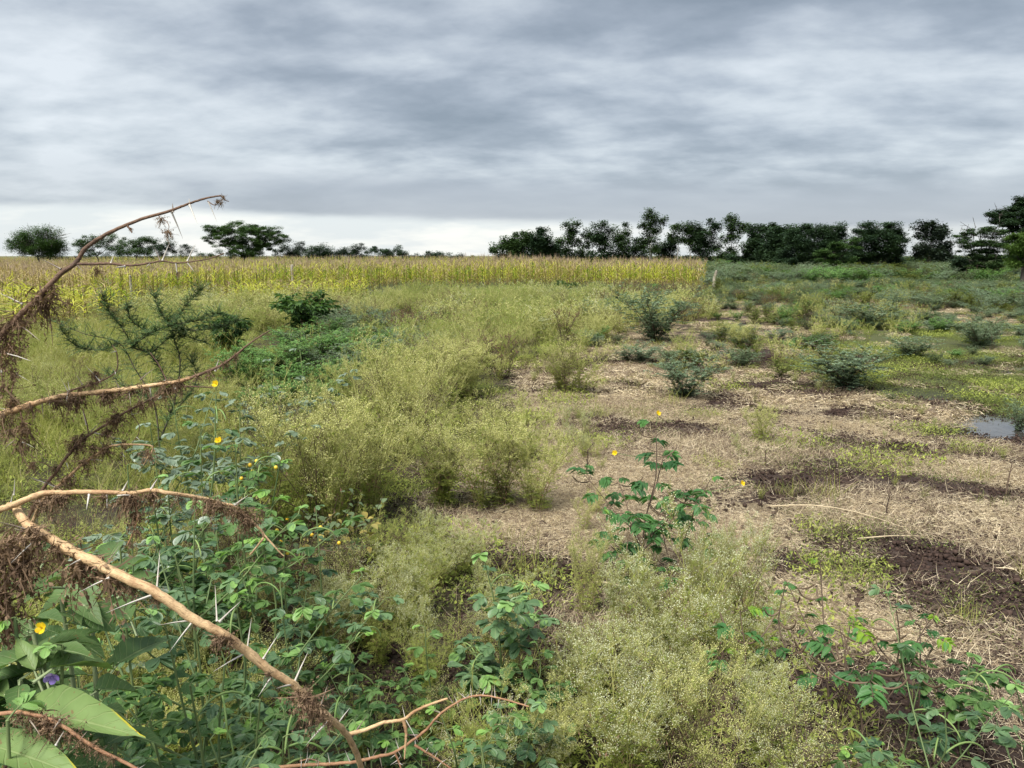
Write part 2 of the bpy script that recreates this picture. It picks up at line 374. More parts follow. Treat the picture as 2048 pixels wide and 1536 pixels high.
M['heart'] = leafmat('vine_leaf', (.10, .15, .07), (.20, .27, .14), .55, .3, .3, vein=5, nscale=20, cc=(.45, .36, .10))
M['dryleaf'] = leafmat('dried_leaf', (.11, .068, .045), (.36, .245, .155), .75, .25, .2, nscale=60)
M['blue'] = leafmat('bluegreen_leaf', (.12, .185, .11), (.30, .38, .235), .55, .25, .3, nscale=3)
M['darkleaf'] = leafmat('dark_leaf', (.035, .085, .025), (.12, .21, .055), .5, .3, .35, nscale=8)
M['fern'] = leafmat('feather_leaf', (.10, .22, .06), (.24, .40, .12), .6, .3, .2, nscale=4)
M['acac'] = leafmat('acacia_leaflet', (.075, .15, .055), (.20, .33, .13), .6, .25, .2, nscale=10)
M['acstem'] = barkmat('acacia_twig', (.05, .045, .03), (.12, .10, .065), 60)
M['maizeg'] = leafmat('maize_green', (.11, .20, .018), (.42, .50, .050), .5, .35, .3, cc=(.42, .30, .13))
M['maizey'] = leafmat('maize_yellowing', (.42, .46, .05), (.74, .68, .14), .55, .35, .3, cc=(.55, .45, .2))
M['maized'] = leafmat('maize_dry', (.34, .25, .11), (.60, .48, .24), .7, .3, .2, cc=(.36, .40, .06))
M['tassel'] = leafmat('maize_tassel', (.26, .19, .13), (.58, .45, .32), .8, .2, .1)
M['mstem'] = leafmat('maize_stalk', (.10, .09, .025), (.24, .17, .07), .7, .0, .2)
for nm, a, b in (('tree_dark', (.018, .040, .020), (.060, .105, .048)), ('tree_mid', (.028, .060, .020), (.080, .135, .045)), ('tree_green', (.034, .075, .020), (.085, .155, .042)), ('tree_light', (.065, .125, .025), (.15, .24, .055)), ('tree_grey_haze', (.03, .046, .034), (.062, .09, .058))):  # last, grey one: far haze put into leaf colour; also grey-green crowns
    M[nm] = leafmat(nm, a, b, .6, .22, .25, nscale=.5)
M['bark'] = barkmat('tree_bark', (.035, .028, .022), (.10, .085, .07), 4)
M['barkpale'] = barkmat('pale_bark', (.20, .19, .17), (.36, .34, .31), 4)
M['limb'] = barkmat('thorn_branch_bark', (.38, .21, .10), (.80, .56, .30), 45, .6, .5)
M['limbdark'] = barkmat('thorn_branch_dark', (.075, .045, .032), (.24, .14, .085), 60, .7, .6)
M['limbred'] = barkmat('thorn_branch_reddish', (.26, .12, .06), (.50, .28, .15), 60, .6, .5)
M['thorn'] = barkmat('thorn_ivory', (.38, .33, .27), (.66, .62, .55), 40, .45, .1)
M['thornd'] = barkmat('thorn_brown', (.13, .09, .06), (.36, .30, .24), 40, .5, .1)
M['post'] = barkmat('post_wood', (.22, .19, .14), (.42, .38, .30), 9, .85, .5)

def groundmat():
    m = bpy.data.materials.new('field_soil'); m.use_nodes = True; t = m.node_tree; bs = t.nodes['Principled BSDF']
    tc = nd(t, 'ShaderNodeTexCoord'); P = tc.outputs['Object']
    A = lambda s_: nd(t, 'ShaderNodeAttribute', attribute_name=s_).outputs['Fac']
    straw, green, wet, far = A('straw'), A('green'), A('wet'), A('far')
    nf = noise(t, P, 38, 5, .7); nm = noise(t, P, 7, 5, .65); nl = noise(t, P, 1.1, 4, .6)
    soil = mixc(t, nm, (.030, .020, .017), (.085, .057, .046))
    vo = nd(t, 'ShaderNodeTexNoise'); vo.inputs['Scale'].default_value = 90; vo.inputs['Detail'].default_value = 3; vo.inputs['Distortion'].default_value = 2.5; t.links.new(P, vo.inputs['Vector'])
    thatch = mixc(t, mrange(t, vo.outputs[0], .35, .65), (.05, .036, .026), (.38, .30, .18))
    k = mth(t, 'ADD', mth(t, 'MULTIPLY', nf, .5), mth(t, 'MULTIPLY', nm, .5))
    f = mrange(t, mth(t, 'SUBTRACT', mth(t, 'ADD', straw, k), 1.0), -0.22, 0.12)
    col = mixc(t, f, soil, thatch)
    gcol = mixc(t, nf, (.05, .085, .022), (.19, .22, .07))
    g = mrange(t, mth(t, 'SUBTRACT', mth(t, 'ADD', green, mth(t, 'ADD', mth(t, 'MULTIPLY', nm, .6), mth(t, 'MULTIPLY', nl, .4))), 1.0), -0.15, 0.15)
    col = mixc(t, mth(t, 'MULTIPLY', g, .55), col, gcol)
    fcol = mixc(t, nl, (.11, .13, .05), (.19, .185, .08))
    col = mixc(t, far, col, fcol)
    col = mixc(t, mth(t, 'MULTIPLY', wet, .75), col, (.022, .017, .014))
    t.links.new(col, bs.inputs['Base Color'])
    t.links.new(mrange(t, wet, .2, .9, .92, .35), bs.inputs['Roughness']); bs.inputs['Specular IOR Level'].default_value = .25
    b = nd(t, 'ShaderNodeBump', ins={'Strength': 1.0, 'Distance': .05}); t.links.new(k, b.inputs['Height']); t.links.new(b.outputs[0], bs.inputs['Normal'])
    return m
def watermat():
    m = bpy.data.materials.new('puddle_surface'); m.use_nodes = True; t = m.node_tree; bs = t.nodes['Principled BSDF']
    bs.inputs['Base Color'].default_value = (.05, .045, .038, 1); bs.inputs['Roughness'].default_value = .06; bs.inputs['IOR'].default_value = 1.33; bs.inputs['Specular IOR Level'].default_value = 1.0
    tc = nd(t, 'ShaderNodeTexCoord'); b = nd(t, 'ShaderNodeBump', ins={'Strength': .12, 'Distance': .01}); t.links.new(noise(t, tc.outputs['Object'], 12, 2), b.inputs['Height']); t.links.new(b.outputs[0], bs.inputs['Normal'])
    return m

# ------------------------------------------------------------------ ground, water
def build_ground():
    nth = 900; th = []
    # fine angular steps in front, coarse behind
    f_ = np.linspace(-radians(48), radians(48), 620); b_ = np.linspace(radians(48), radians(312), 120)[1:-1]
    th = np.concatenate([f_, b_]); R = np.concatenate([[0.25, .8], 1.5*20**np.linspace(0, 1, 360), 30*200**(np.linspace(0, 1, 130)[1:])])
    Rg, Tg = np.meshgrid(R, th, indexing='ij'); X = Rg*np.sin(Tg); Y = Rg*np.cos(Tg); Z = gz(X, Y)
    s_, g_, w_, b2 = zones(X, Y); m = len(th); V = np.stack([X, Y, Z], -1).reshape(-1, 3)
    i = np.arange(len(R)-1)[:, None]; j = np.arange(m)[None]; a = i*m+j; b = i*m+(j+1) % m
    Fc = np.stack([a, b, b+m, a+m], -1).reshape(-1, 4)[:, ::-1]
    mb = MB(); mb.add(V, Fc); mb.add(V[:m], np.array([list(range(m))])[:, ::-1]*1)
    mb.v[1] = V[:m]; me = mb.mesh('ground', groundmat(), True)
    tot = len(me.vertices); D = np.hypot(V[:, 0], V[:, 1])
    for nm, arr in (('straw', s_), ('green', g_), ('wet', w_), ('far', None)):
        v = smooth(D, 35, 80)*.9 if nm == 'far' else arr.reshape(-1)
        v = np.concatenate([v, v[:m]]); at_ = me.attributes.new(nm, 'FLOAT', 'POINT'); at_.data.foreach_set('value', v.astype(np.float32))
    tag(obj('ground', me), 'flat muddy field strewn with dry straw and weeds', 'ground', kind='structure')
    mb = MB(); c = np.array(PUD); x0, y0 = c.min(0)-1.2; x1, y1 = c.max(0)+1.2
    mb.add([(x0, y0, -.004), (x1, y0, -.004), (x1, y1, -.004), (x0, y1, -.004)], [(0, 1, 2, 3)])
    tag(obj('puddle_water', mb.mesh('puddle_water', watermat())), 'shallow muddy puddles reflecting the grey sky among the low green growth', 'water', kind='structure')
build_ground()

# ------------------------------------------------------------------ scatter (for uncountable growth only)
def scatter(name, pts, rz, scl, idx, meshes, label, cat, tilt=0.0, seed=0):
    """one object whose geometry nodes place tufts on its points"""
    col = bpy.data.collections.new(name+'_tufts')
    for i, me in enumerate(meshes):
        o = bpy.data.objects.new('%s_tuft_%02d' % (name, i), me); col.objects.link(o)
    pts = np.asarray(pts, np.float32); n = len(pts); me = bpy.data.meshes.new(name)
    me.vertices.add(n); me.vertices.foreach_set('co', pts.ravel()); rs = np.random.RandomState(seed)
    rot = np.stack([rs.normal(0, tilt, n), rs.normal(0, tilt, n), rz], -1).astype(np.float32)
    a = me.attributes.new('rot', 'FLOAT_VECTOR', 'POINT'); a.data.foreach_set('vector', rot.ravel())
    scl = np.asarray(scl, np.float32); scl = np.repeat(scl[:, None], 3, 1) if scl.ndim == 1 else scl
    a = me.attributes.new('scl', 'FLOAT_VECTOR', 'POINT'); a.data.foreach_set('vector', np.ascontiguousarray(scl).ravel())
    a = me.attributes.new('idx', 'INT', 'POINT'); a.data.foreach_set('value', np.asarray(idx, np.int32))
    o = obj(name, me); g = bpy.data.node_groups.new(name, 'GeometryNodeTree')
    g.interface.new_socket('Geometry', in_out='INPUT', socket_type='NodeSocketGeometry'); g.interface.new_socket('Geometry', in_out='OUTPUT', socket_type='NodeSocketGeometry')
    gi = g.nodes.new('NodeGroupInput'); go = g.nodes.new('NodeGroupOutput'); ip = g.nodes.new('GeometryNodeInstanceOnPoints'); ci = g.nodes.new('GeometryNodeCollectionInfo')
    ci.inputs[0].default_value = col; ci.inputs['Separate Children'].default_value = True; ci.inputs['Reset Children'].default_value = True
    g.links.new(gi.outputs[0], ip.inputs['Points']); g.links.new(ci.outputs[0], ip.inputs['Instance']); ip.inputs['Pick Instance'].default_value = True
    for nm, dt, sock in (('idx', 'INT', 'Instance Index'), ('scl', 'FLOAT_VECTOR', 'Scale')):
        na = g.nodes.new('GeometryNodeInputNamedAttribute'); na.data_type = dt; na.inputs[0].default_value = nm; g.links.new(na.outputs[0], ip.inputs[sock])
    na = g.nodes.new('GeometryNodeInputNamedAttribute'); na.data_type = 'FLOAT_VECTOR'; na.inputs[0].default_value = 'rot'
    er = g.nodes.new('FunctionNodeEulerToRotation'); g.links.new(na.outputs[0], er.inputs[0]); g.links.new(er.outputs[0], ip.inputs['Rotation'])
    g.links.new(ip.outputs[0], go.inputs[0]); md = o.modifiers.new('tufts', 'NODES'); md.node_group = g
    return tag(o, label, cat, kind='stuff')
def rdir(rs, n, el0, el1):
    a = rs.uniform(0, 2*pi, n); e = rs.uniform(el0, el1, n); return np.stack([np.cos(a)*np.cos(e), np.sin(a)*np.cos(e), np.sin(e)], -1)

# ---- tuft meshes
def straw_patch(seed, n=760, r=.34, wd=.0020, lmin=.02, lmax=.105, mats=None, up_=.0):
    rs = np.random.RandomState(seed); mb = MB(); rr = r*np.sqrt(rs.rand(n)); a = rs.uniform(0, 2*pi, n)
    d = rdir(rs, n, -.15, .60); c = np.stack([rr*np.cos(a), rr*np.sin(a), rs.uniform(.0, .022, n)+.012], -1); L = rs.uniform(lmin, lmax, n)
    c = c-d*L[:, None]*.5; c[:, 2] = np.maximum(c[:, 2], .002)
    d, s_, nn = frame(d); roll = rs.uniform(-.8, .8, n)[:, None]; s2 = s_*np.cos(roll)+nn*np.sin(roll); n2 = np.cross(s2, d)
    k = int(n*.78)
    stamp(mb, T_arc(3, .38), c[:k], d[:k], s2[:k], n2[:k], L[:k], wd*rs.uniform(.7, 1.5, k), rs.rand(k), 0)
    stamp(mb, T_arc(3, -.35), c[k:], d[k:], s2[k:], n2[k:], L[k:]*1.2, wd*rs.uniform(.7, 1.5, n-k), rs.rand(n-k), 1)
    return mb.mesh('straw_tuft', mats or [M['straw'], M['strawd']])
def grass_tuft(seed, n=60, r=.10, h=.25, wd=.004, mat=None, lean=.9):
    rs = np.random.RandomState(seed); mb = MB(); rr = r*np.sqrt(rs.rand(n)); a = rs.uniform(0, 2*pi, n)
    c = np.stack([rr*np.cos(a), rr*np.sin(a), np.zeros(n)-.01], -1); d = rdir(rs, n, lean-.35, 1.45)
    d, s_, nn = frame(d); stamp(mb, T_arc(3, .35), c, d, s_, nn, h*rs.uniform(.45, 1.1, n), wd*rs.uniform(.7, 1.3, n), rs.rand(n))
    return mb.mesh('grass_tuft', mat or M['grass'])
def creeping_patch(seed, n=620, r=.30, mat=None, size=.014, h=.05):
    rs = np.random.RandomState(seed); mb = MB(); rr = r*np.sqrt(rs.rand(n)); a = rs.uniform(0, 2*pi, n)
    hh = h*(.3+.7*vnoise(rr*np.cos(a)+seed, rr*np.sin(a), .12, 3)); c = np.stack([rr*np.cos(a), rr*np.sin(a), rs.rand(n)*hh+.005], -1)
    d = rdir(rs, n, -.1, .9); d, s_, nn = frame(d); L = size*rs.uniform(.6, 1.7, n)
    stamp(mb, DIA, c, d, s_, nn, L, L*rs.uniform(.18, .5, n), rs.rand(n))
    return mb.mesh('creeping_tuft', mat or M['ggrass'])

# ------------------------------------------------------------------ the feathery weed (whitetop)
def weed_arrays(seed, ns=7, nb=10, nt=7, npd=5, spread=.44, leafy=1.0):
    rs = np.random.RandomState(seed); st = []; 
    for i in range(ns):
        a = 2*pi*i/ns+rs.uniform(-.5, .5); sp = spread*rs.uniform(.35, 1.1); h = rs.uniform(.62, .9)
        p0 = np.array([rs.normal(0, .02), rs.normal(0, .02), -.03]); p3 = np.array([cos(a)*sp, sin(a)*sp, h])
        pts = [p0, p0*.5+np.array([cos(a)*sp*.22, sin(a)*sp*.22, h*.35]), np.array([cos(a)*sp*.62, sin(a)*sp*.62, h*.72])+rs.normal(0, .015, 3), p3]
        st.append(crom(pts, 4))
    B0 = []; B1 = []
    for s_ in st:
        for k in range(nb):
            t = rs.uniform(.28, 1.0); q = t*(len(s_)-1.001); i0 = int(q); p = s_[i0]*(1-(q-i0))+s_[i0+1]*(q-i0)
            a = rs.uniform(0, 2*pi); e = rs.uniform(.5, 1.25); l = rs.uniform(.12, .26)*(1.25-.5*t)
            B0.append(p); B1.append(p+l*np.array([cos(a)*cos(e), sin(a)*cos(e), sin(e)]))
    B0 = np.array(B0); B1 = np.array(B1); m = len(B0)
    t = rs.uniform(.3, 1., (m, nt))[..., None]; T0 = (B0[:, None]*(1-t)+B1[:, None]*t).reshape(-1, 3)
    dd = unit(unit(B1-B0)[:, None]*.9+rdir(rs, m*nt, -.1, 1.1).reshape(m, nt, 3)).reshape(-1, 3); T1 = T0+dd*rs.uniform(.035, .10, (m*nt, 1))
    k = len(T0); t = rs.uniform(.35, 1.05, (k, npd))[..., None]; P0 = (T0[:, None]*(1-t)+T1[:, None]*t).reshape(-1, 3)
    dd = unit(unit(T1-T0)[:, None]*.6+rdir(rs, k*npd, -.1, 1.3).reshape(k, npd, 3)).reshape(-1, 3); P1 = P0+dd*rs.uniform(.012, .035, (k*npd, 1))
    return rs, st, B0, B1, T0, T1, P0, P1
def weed_meshes(seed, far=False, headmat='phead', dry=.06, leafy=1.0, stemmat='pstem', **kw):
    if far: kw.update(ns=5, nb=6, nt=3, npd=3)
    rs, st, B0, B1, T0, T1, P0, P1 = weed_arrays(seed, **kw)
    ms = MB(); ml = MB(); mh = MB(); k_ = 2.2 if far else 1.0
    for s_ in st: tube(ms, s_, np.linspace(.0045, .0018, len(s_))*k_**.5, 4, rs.rand(), cap=False)
    sticks(ms, B0, B1, .0016*k_, .0009*k_, rs.rand(len(B0)))
    sticks(ms, T0, T1, .0010*k_, .0007*k_, rs.rand(len(T0)))
    if not far: sticks(ms, P0, P1, .0006, .0006, rs.rand(len(P0)))
    # pinnate lower leaves
    for s_ in st:
        for q in range(int(7*leafy) if not far else 3):
            i0 = rs.randint(1, max(2, int(len(s_)*.6))); a = rs.uniform(0, 2*pi); e = rs.uniform(.0, .9); l = rs.uniform(.09, .17)
            d = np.array([cos(a)*cos(e), sin(a)*cos(e), sin(e)]); tt = np.linspace(.25, 1, 5); sd_ = unit(np.cross(d, (0, 0, 1)))
            c = s_[i0]+d*l*tt[:, None]-np.array([0, 0, 1])*(tt**2*l*.35)[:, None]
            for sg in (-1, 1):
                dl = unit(np.repeat((d*.7+sg*sd_*.8)[None], 5, 0)+rs.normal(0, .15, (5, 3))); D_, S_, N_ = frame(dl)
                stamp(ml, DIA, c, D_, S_, N_, l*.34*(1.1-tt*.5), .012*k_, rs.rand(5))
    # small leaves up the branches
    n = int(len(T0)*(.9*leafy)); ii = rs.randint(0, len(T0), n); D_, S_, N_ = frame(rdir(rs, n, -.2, 1.1)); L = rs.uniform(.018, .042, n)*k_**.6
    stamp(ml, DIA, T0[ii], D_, S_, N_, L, L*.24*k_**.3, rs.rand(n)*.8)
    D_, S_, N_ = frame(unit(P1-P0)); r = rs.uniform(.0030, .0050, len(P1))*k_
    stamp(mh, HEAD, P1, D_, S_, N_, r, r, rs.rand(len(P1)))
    # withered reddish-brown leaves low on the stems
    n = 26 if far else 170; c = np.array([s_[rs.randint(1, max(2, int(len(s_)*.55)))] for s_ in [st[rs.randint(len(st))] for _ in range(n)]])+rs.normal(0, .03, (n, 3)); D_, S_, N_ = frame(rdir(rs, n, -1.2, .7)); L = rs.uniform(.02, .05, n)*k_**.5
    md = MB(); stamp(md, DIA, c, D_, S_, N_, L, L*.22, rs.rand(n))
    return ms, ml, mh, headmat, stemmat, md
def weed_single(seed, **kw):
    ms, ml, mh, hm, sm, md = weed_meshes(seed, **kw); mb = MB()
    for i, q in enumerate((ms, ml, mh, md)):
        for v, f, r, u, in zip(q.v, q.f, q.r, q.uv): pass
        off = mb.n
        for v in q.v: mb.v.append(v)
        for f in q.f: mb.f.append(f+off)
        mb.r += q.r; mb.uv += q.uv; mb.m += [np.full(len(x), i, np.int32) for x in q.m]; mb.n += q.n
    return mb.mesh('feathery_weed', [M[sm], M['pleaf'], M[hm], M['pbrown']])
def weed_thing(seed, **kw):
    """prototype with parts, kept as the first plant that is placed"""
    ms, ml, mh, hm, sm, md = weed_meshes(seed, **kw)
    return (ms.mesh('weed_stem', M[sm]), ml.mesh('weed_foliage', M['pleaf']), mh.mesh('weed_flower_heads', M[hm]), md.mesh('weed_dead_leaves', M['pbrown']))
WEED = [weed_thing(101), weed_thing(102, ns=8, spread=.5), weed_thing(103, headmat='pheadw', ns=7), weed_thing(104, leafy=2.2, nt=4), weed_thing(105, headmat='pheadw', spread=.36)]
WEEDDRY = weed_thing(106, headmat='pbrown', stemmat='bstem', leafy=.3, nt=4, npd=3)
WEED += [weed_thing(107, headmat='pgreen', leafy=2.6, nt=5, npd=3), weed_thing(108, stemmat='bstem', nt=5, npd=3, spread=.5)]
WFAR = [weed_single(111+i, far=True, spread=.45+.05*(i % 2)) for i in range(4)]+[weed_single(117, far=True, headmat='pheadw')]
WODD = [weed_single(131, far=True, headmat='pbrown', stemmat='bstem'), weed_single(132, far=True, headmat='pgreen', leafy=2), weed_single(133, far=True, headmat='pgreen', spread=.6)]
WMID = [weed_single(121+i, nt=4, npd=3, nb=7, headmat=('phead', 'pheadw')[i == 2]) for i in range(3)]
def place_weed(parts, x, y, h, w, rz, label, group, name='feathery_weed'):
    t = thing(name, (x, y, float(gz(x, y))), label, 'weed', group, rz, (w, w, h))
    for nm, me in zip(('stem', 'foliage', 'flower_heads', 'dead_leaves'), parts): obj(nm, me, t)
    return t
def place_single(me, x, y, h, w, rz, label, cat, group, name):
    o = obj(name, me); o.location = (x, y, float(gz(x, y))-.005); o.rotation_euler = (0, 0, rz); o.scale = (w, w, h)
    return tag(o, label, cat, group)
RS = np.random.RandomState(7)
# the clumps one can point to: foot pixel, top pixel row, width in pixels
NAMED = [
 (660, 1075, 800, 330, 0, 'large yellow-green feathery weed bush left of centre above the yellow berries'),
 (745, 1045, 830, 260, 1, 'dense feathery weed forming the right shoulder of the big bush left of centre'),
 (590, 1010, 790, 260, 0, 'feathery weed at the back left of the big bush beside the tall flowering stem'),
 (800, 930, 705, 250, 1, 'tall pale feathery weed behind the big bush left of centre'),
 (960, 1030, 835, 260, 1, 'wide feathery weed right of the narrow dark soil gap'),
 (1070, 1030, 850, 230, 0, 'feathery weed with reddish bare lower stems at the centre of the field'),
 (1010, 930, 790, 190, 3, 'bright green-tipped feathery weed behind the central clump'),
 (1160, 792, 668, 150, 3, 'upright green and yellow feathery weed standing alone on pale straw'),
 (930, 800, 690, 210, 0, 'pale lemon feathery weed in the middle distance left of the straw opening'),
 (705, 1310, 1165, 190, 2, 'low feathery weed with cream flowers beside the thick thorn branch'),
 (620, 1290, 1190, 140, 3, 'small feathery weed close behind the thick thorn branch'),
 (880, 1190, 1080, 150, 2, 'small pale feathery weed left of the dark soil patch at front centre'),
 (1370, 1400, 1075, 330, 2, 'tallest white-flowered feathery weed at front right of centre'),
 (1475, 1330, 1055, 210, 4, 'white-topped feathery weed leaning beside the brown pod stalks'),
 (1270, 1330, 1120, 230, 4, 'white-flowered feathery weed below the coffee senna plant'),
 (1240, 1600, 1270, 340, 2, 'feathery weed rising from the bottom edge right of centre'),
 (1420, 1640, 1290, 300, 0, 'yellow-green feathery weed at the bottom edge left of the pod stalks'),
 (1130, 1560, 1370, 240, 1, 'feathery weed at the bottom edge below the trailing thorny twig'),
 (1180, 1250, 1060, 110, 0, 'narrow drooping feathery weed left of the coffee senna stem'),
 (1515, 890, 815, 95, 0, 'little dome of feathery weed with red stems on pale straw'),
 (1480, 700, 650, 90, 0, 'small yellow feathery weed beyond the round blue-green shrub'),
 (860, 1500, 1400, 170, 3, 'low green feathery weed under the trailing thorny twig'),
 (960, 1640, 1450, 260, 2, 'cream-flowered feathery weed at the bottom edge under the thorny twig'),
 (1010, 1330, 1230, 140, 2, 'short feathery weed behind the central blue-green senna'),
]
for i, (px, pf, ptop, pw, k, lab) in enumerate(NAMED):
    x, y = gp(px, pf); h = (pf-ptop)/F*y*1.16; w = metre(pw, y)*1.18
    place_weed(WEED[k], x, y, h, w, RS.uniform(0, 6.28), lab, 'feathery whitetop weeds')
    if pw > 85 and pf < 1350:            # companions grown into the same clump
        for q in range(3 if pw > 140 else 1):
            a = RS.uniform(0, 6.28); rr = w*.26; place_weed(WEED[(k, 6, 5)[q % 3]], x+cos(a)*rr, y+sin(a)*rr*.6+.05, h*RS.uniform(.8, .98), w*.75, a, 'feathery weed grown tight against its larger neighbour in a clump', 'feathery whitetop weeds')

# broad masses of the same weed, by patch of ground
def rand_in(poly, n, rs, minsep=0.0, extra=None):
    P = wpoly(poly); xs = [p[0] for p in P]; ys = [p[1] for p in P]; out = []
    A = abs(sum(P[i][0]*P[(i+1) % len(P)][1]-P[(i+1) % len(P)][0]*P[i][1] for i in range(len(P))))/2
    while len(out) < n:
        x = rs.uniform(min(xs), max(xs), 4*n); y = rs.uniform(min(ys), max(ys), 4*n); k = inpoly(x, y, P)
        out += list(zip(x[k], y[k]))
    return np.array(out[:n]), A
MASS = [  # polygon, count, height range, variants, label
 ([(840, 760), (850, 690), (1090, 700), (1000, 780), (900, 900), (800, 900)], 22, (.35, .60), (0, 1), 'pale yellow feathery weed in the drift left of the straw opening'),
 ([(700, 680), (730, 610), (1180, 612), (1100, 690)], 60, (.4, .85), (0, 1, 5, 6), 'pale feathery weed in the broad drift before the maize'),
 ([(620, 860), (700, 800), (800, 745), (850, 880)], 18, (.4, .65), (0, 5, 3, 6), 'feathery weed among the green growth behind the big bush'),
 ([(-200, 1000), (-150, 800), (520, 800), (560, 1000)], 46, (.3, .6), (0, 3, 6, 5), 'feathery weed behind the dead thorn branches'),
 ([(1100, 740), (1120, 650), (1260, 645), (1240, 700)], 8, (.45, .7), (3, 0), 'green feathery weed behind the upright clump on the straw'),
 ([(-150, 1650), (-100, 1150), (300, 1040), (600, 1090), (600, 1650)], 46, (.22, .45), (3, 3, 2, 0), 'leafy feathery weed in the dense tangle under the thick thorn branch'),
 ([(600, 1420), (600, 1180), (860, 1080), (1060, 1240), (1180, 1420), (1200, 1700), (600, 1700)], 44, (.16, .38), (2, 6, 4, 5), 'short feathery weed in the tangle at the front'),
 ([(1030, 800), (1060, 720), (1150, 820), (1230, 960), (1200, 1120), (1130, 1080), (1180, 960)], 26, (.10, .30), (5, 6, 0, 4), 'small feathery weed scattered along the right-hand edge of the big clumps'),
 ([(1350, 900), (1300, 720), (1600, 760), (2048, 900), (2048, 1300), (1600, 1060)], 30, (.07, .20), (5, 6, 4), 'tiny feathery weed rooted in the open straw at right'),
 ([(1180, 1400), (1500, 1300), (1620, 1700), (1180, 1700)], 22, (.25, .45), (2, 4, 6), 'white-flowered feathery weed in the thicket at front right'),
]
for poly, n, (h0, h1), var, lab in MASS:
    pts, A = rand_in(poly, n, RS)
    for j, (x, y) in enumerate(pts):
        h = RS.uniform(h0, h1); place_weed(WEED[var[j % len(var)]] if RS.rand() > (.25 if 'tangle under' in lab else .08) else WEEDDRY, x, y, h, h*RS.uniform(.9, 1.25), RS.uniform(0, 6.28), lab, lab.replace('feathery weed', 'feathery weeds').replace('pale yellow', 'pale'))
LUSH = wpoly([(400, 730), (540, 668), (790, 668), (800, 745), (700, 800), (520, 850), (430, 800)])
# the far and uncountable rest
def mass_stuff():
    rs = np.random.RandomState(55); P = []; S = []; I = []
    def fill(poly, n, h0, h1, ids, thr=None):
        pts, A = rand_in(poly, n, rs)
        for (x, y) in pts:
            nn_ = vnoise(x, y, 1.5, 88, 2)
            if vnoise(x, y, .8, 91, 2) < .36: continue
            if inpoly(np.array(x), np.array(y), LUSH) and rs.rand() < .88: continue
            if thr is not None and nn_ < thr+.1: continue
            h = rs.uniform(h0, h1)*(.55+.95*nn_); P.append((x, y, float(gz(x, y)))); S.append((h*1.15, h*1.15, h)); sp_ = vnoise(x, y, 2.6, 90, 3)+rs.normal(0, .06); I.append(9+rs.randint(2) if sp_ > .58 else (8 if sp_ < .40 else ids[rs.randint(len(ids))]))
    fill([(250, 660), (420, 618), (760, 612), (900, 600), (1400, 598), (1440, 640), (1180, 690), (700, 730), (300, 740)], 2300, .38, .72, (0, 1, 2, 3, 4), .22)
    fill([(480, 900), (500, 720), (1060, 690), (1040, 760), (820, 900)], 260, .3, .6, (5, 6, 7, 0), .3)
    fill([(-900, 800), (-900, 640), (420, 640), (600, 720), (600, 800), (300, 1010), (-500, 1010)], 1500, .22, .45, (5, 6, 7, 0, 1))
    fill([(1180, 700), (1250, 600), (1900, 592), (1800, 700), (1600, 760), (1300, 800)], 900, .22, .48, (0, 1, 2, 3), .40)
    fill([(1400, 590), (1500, 560), (3000, 566), (3000, 610), (1500, 612)], 1400, .3, .55, (0, 1, 2), .35)
    scatter('weed_thicket', P, rs.uniform(0, 6.28, len(P)), S, I, WFAR+WMID+WODD, 'hazy yellow-green mass of feathery weeds spreading to the maize', 'weeds', .08)
mass_stuff()

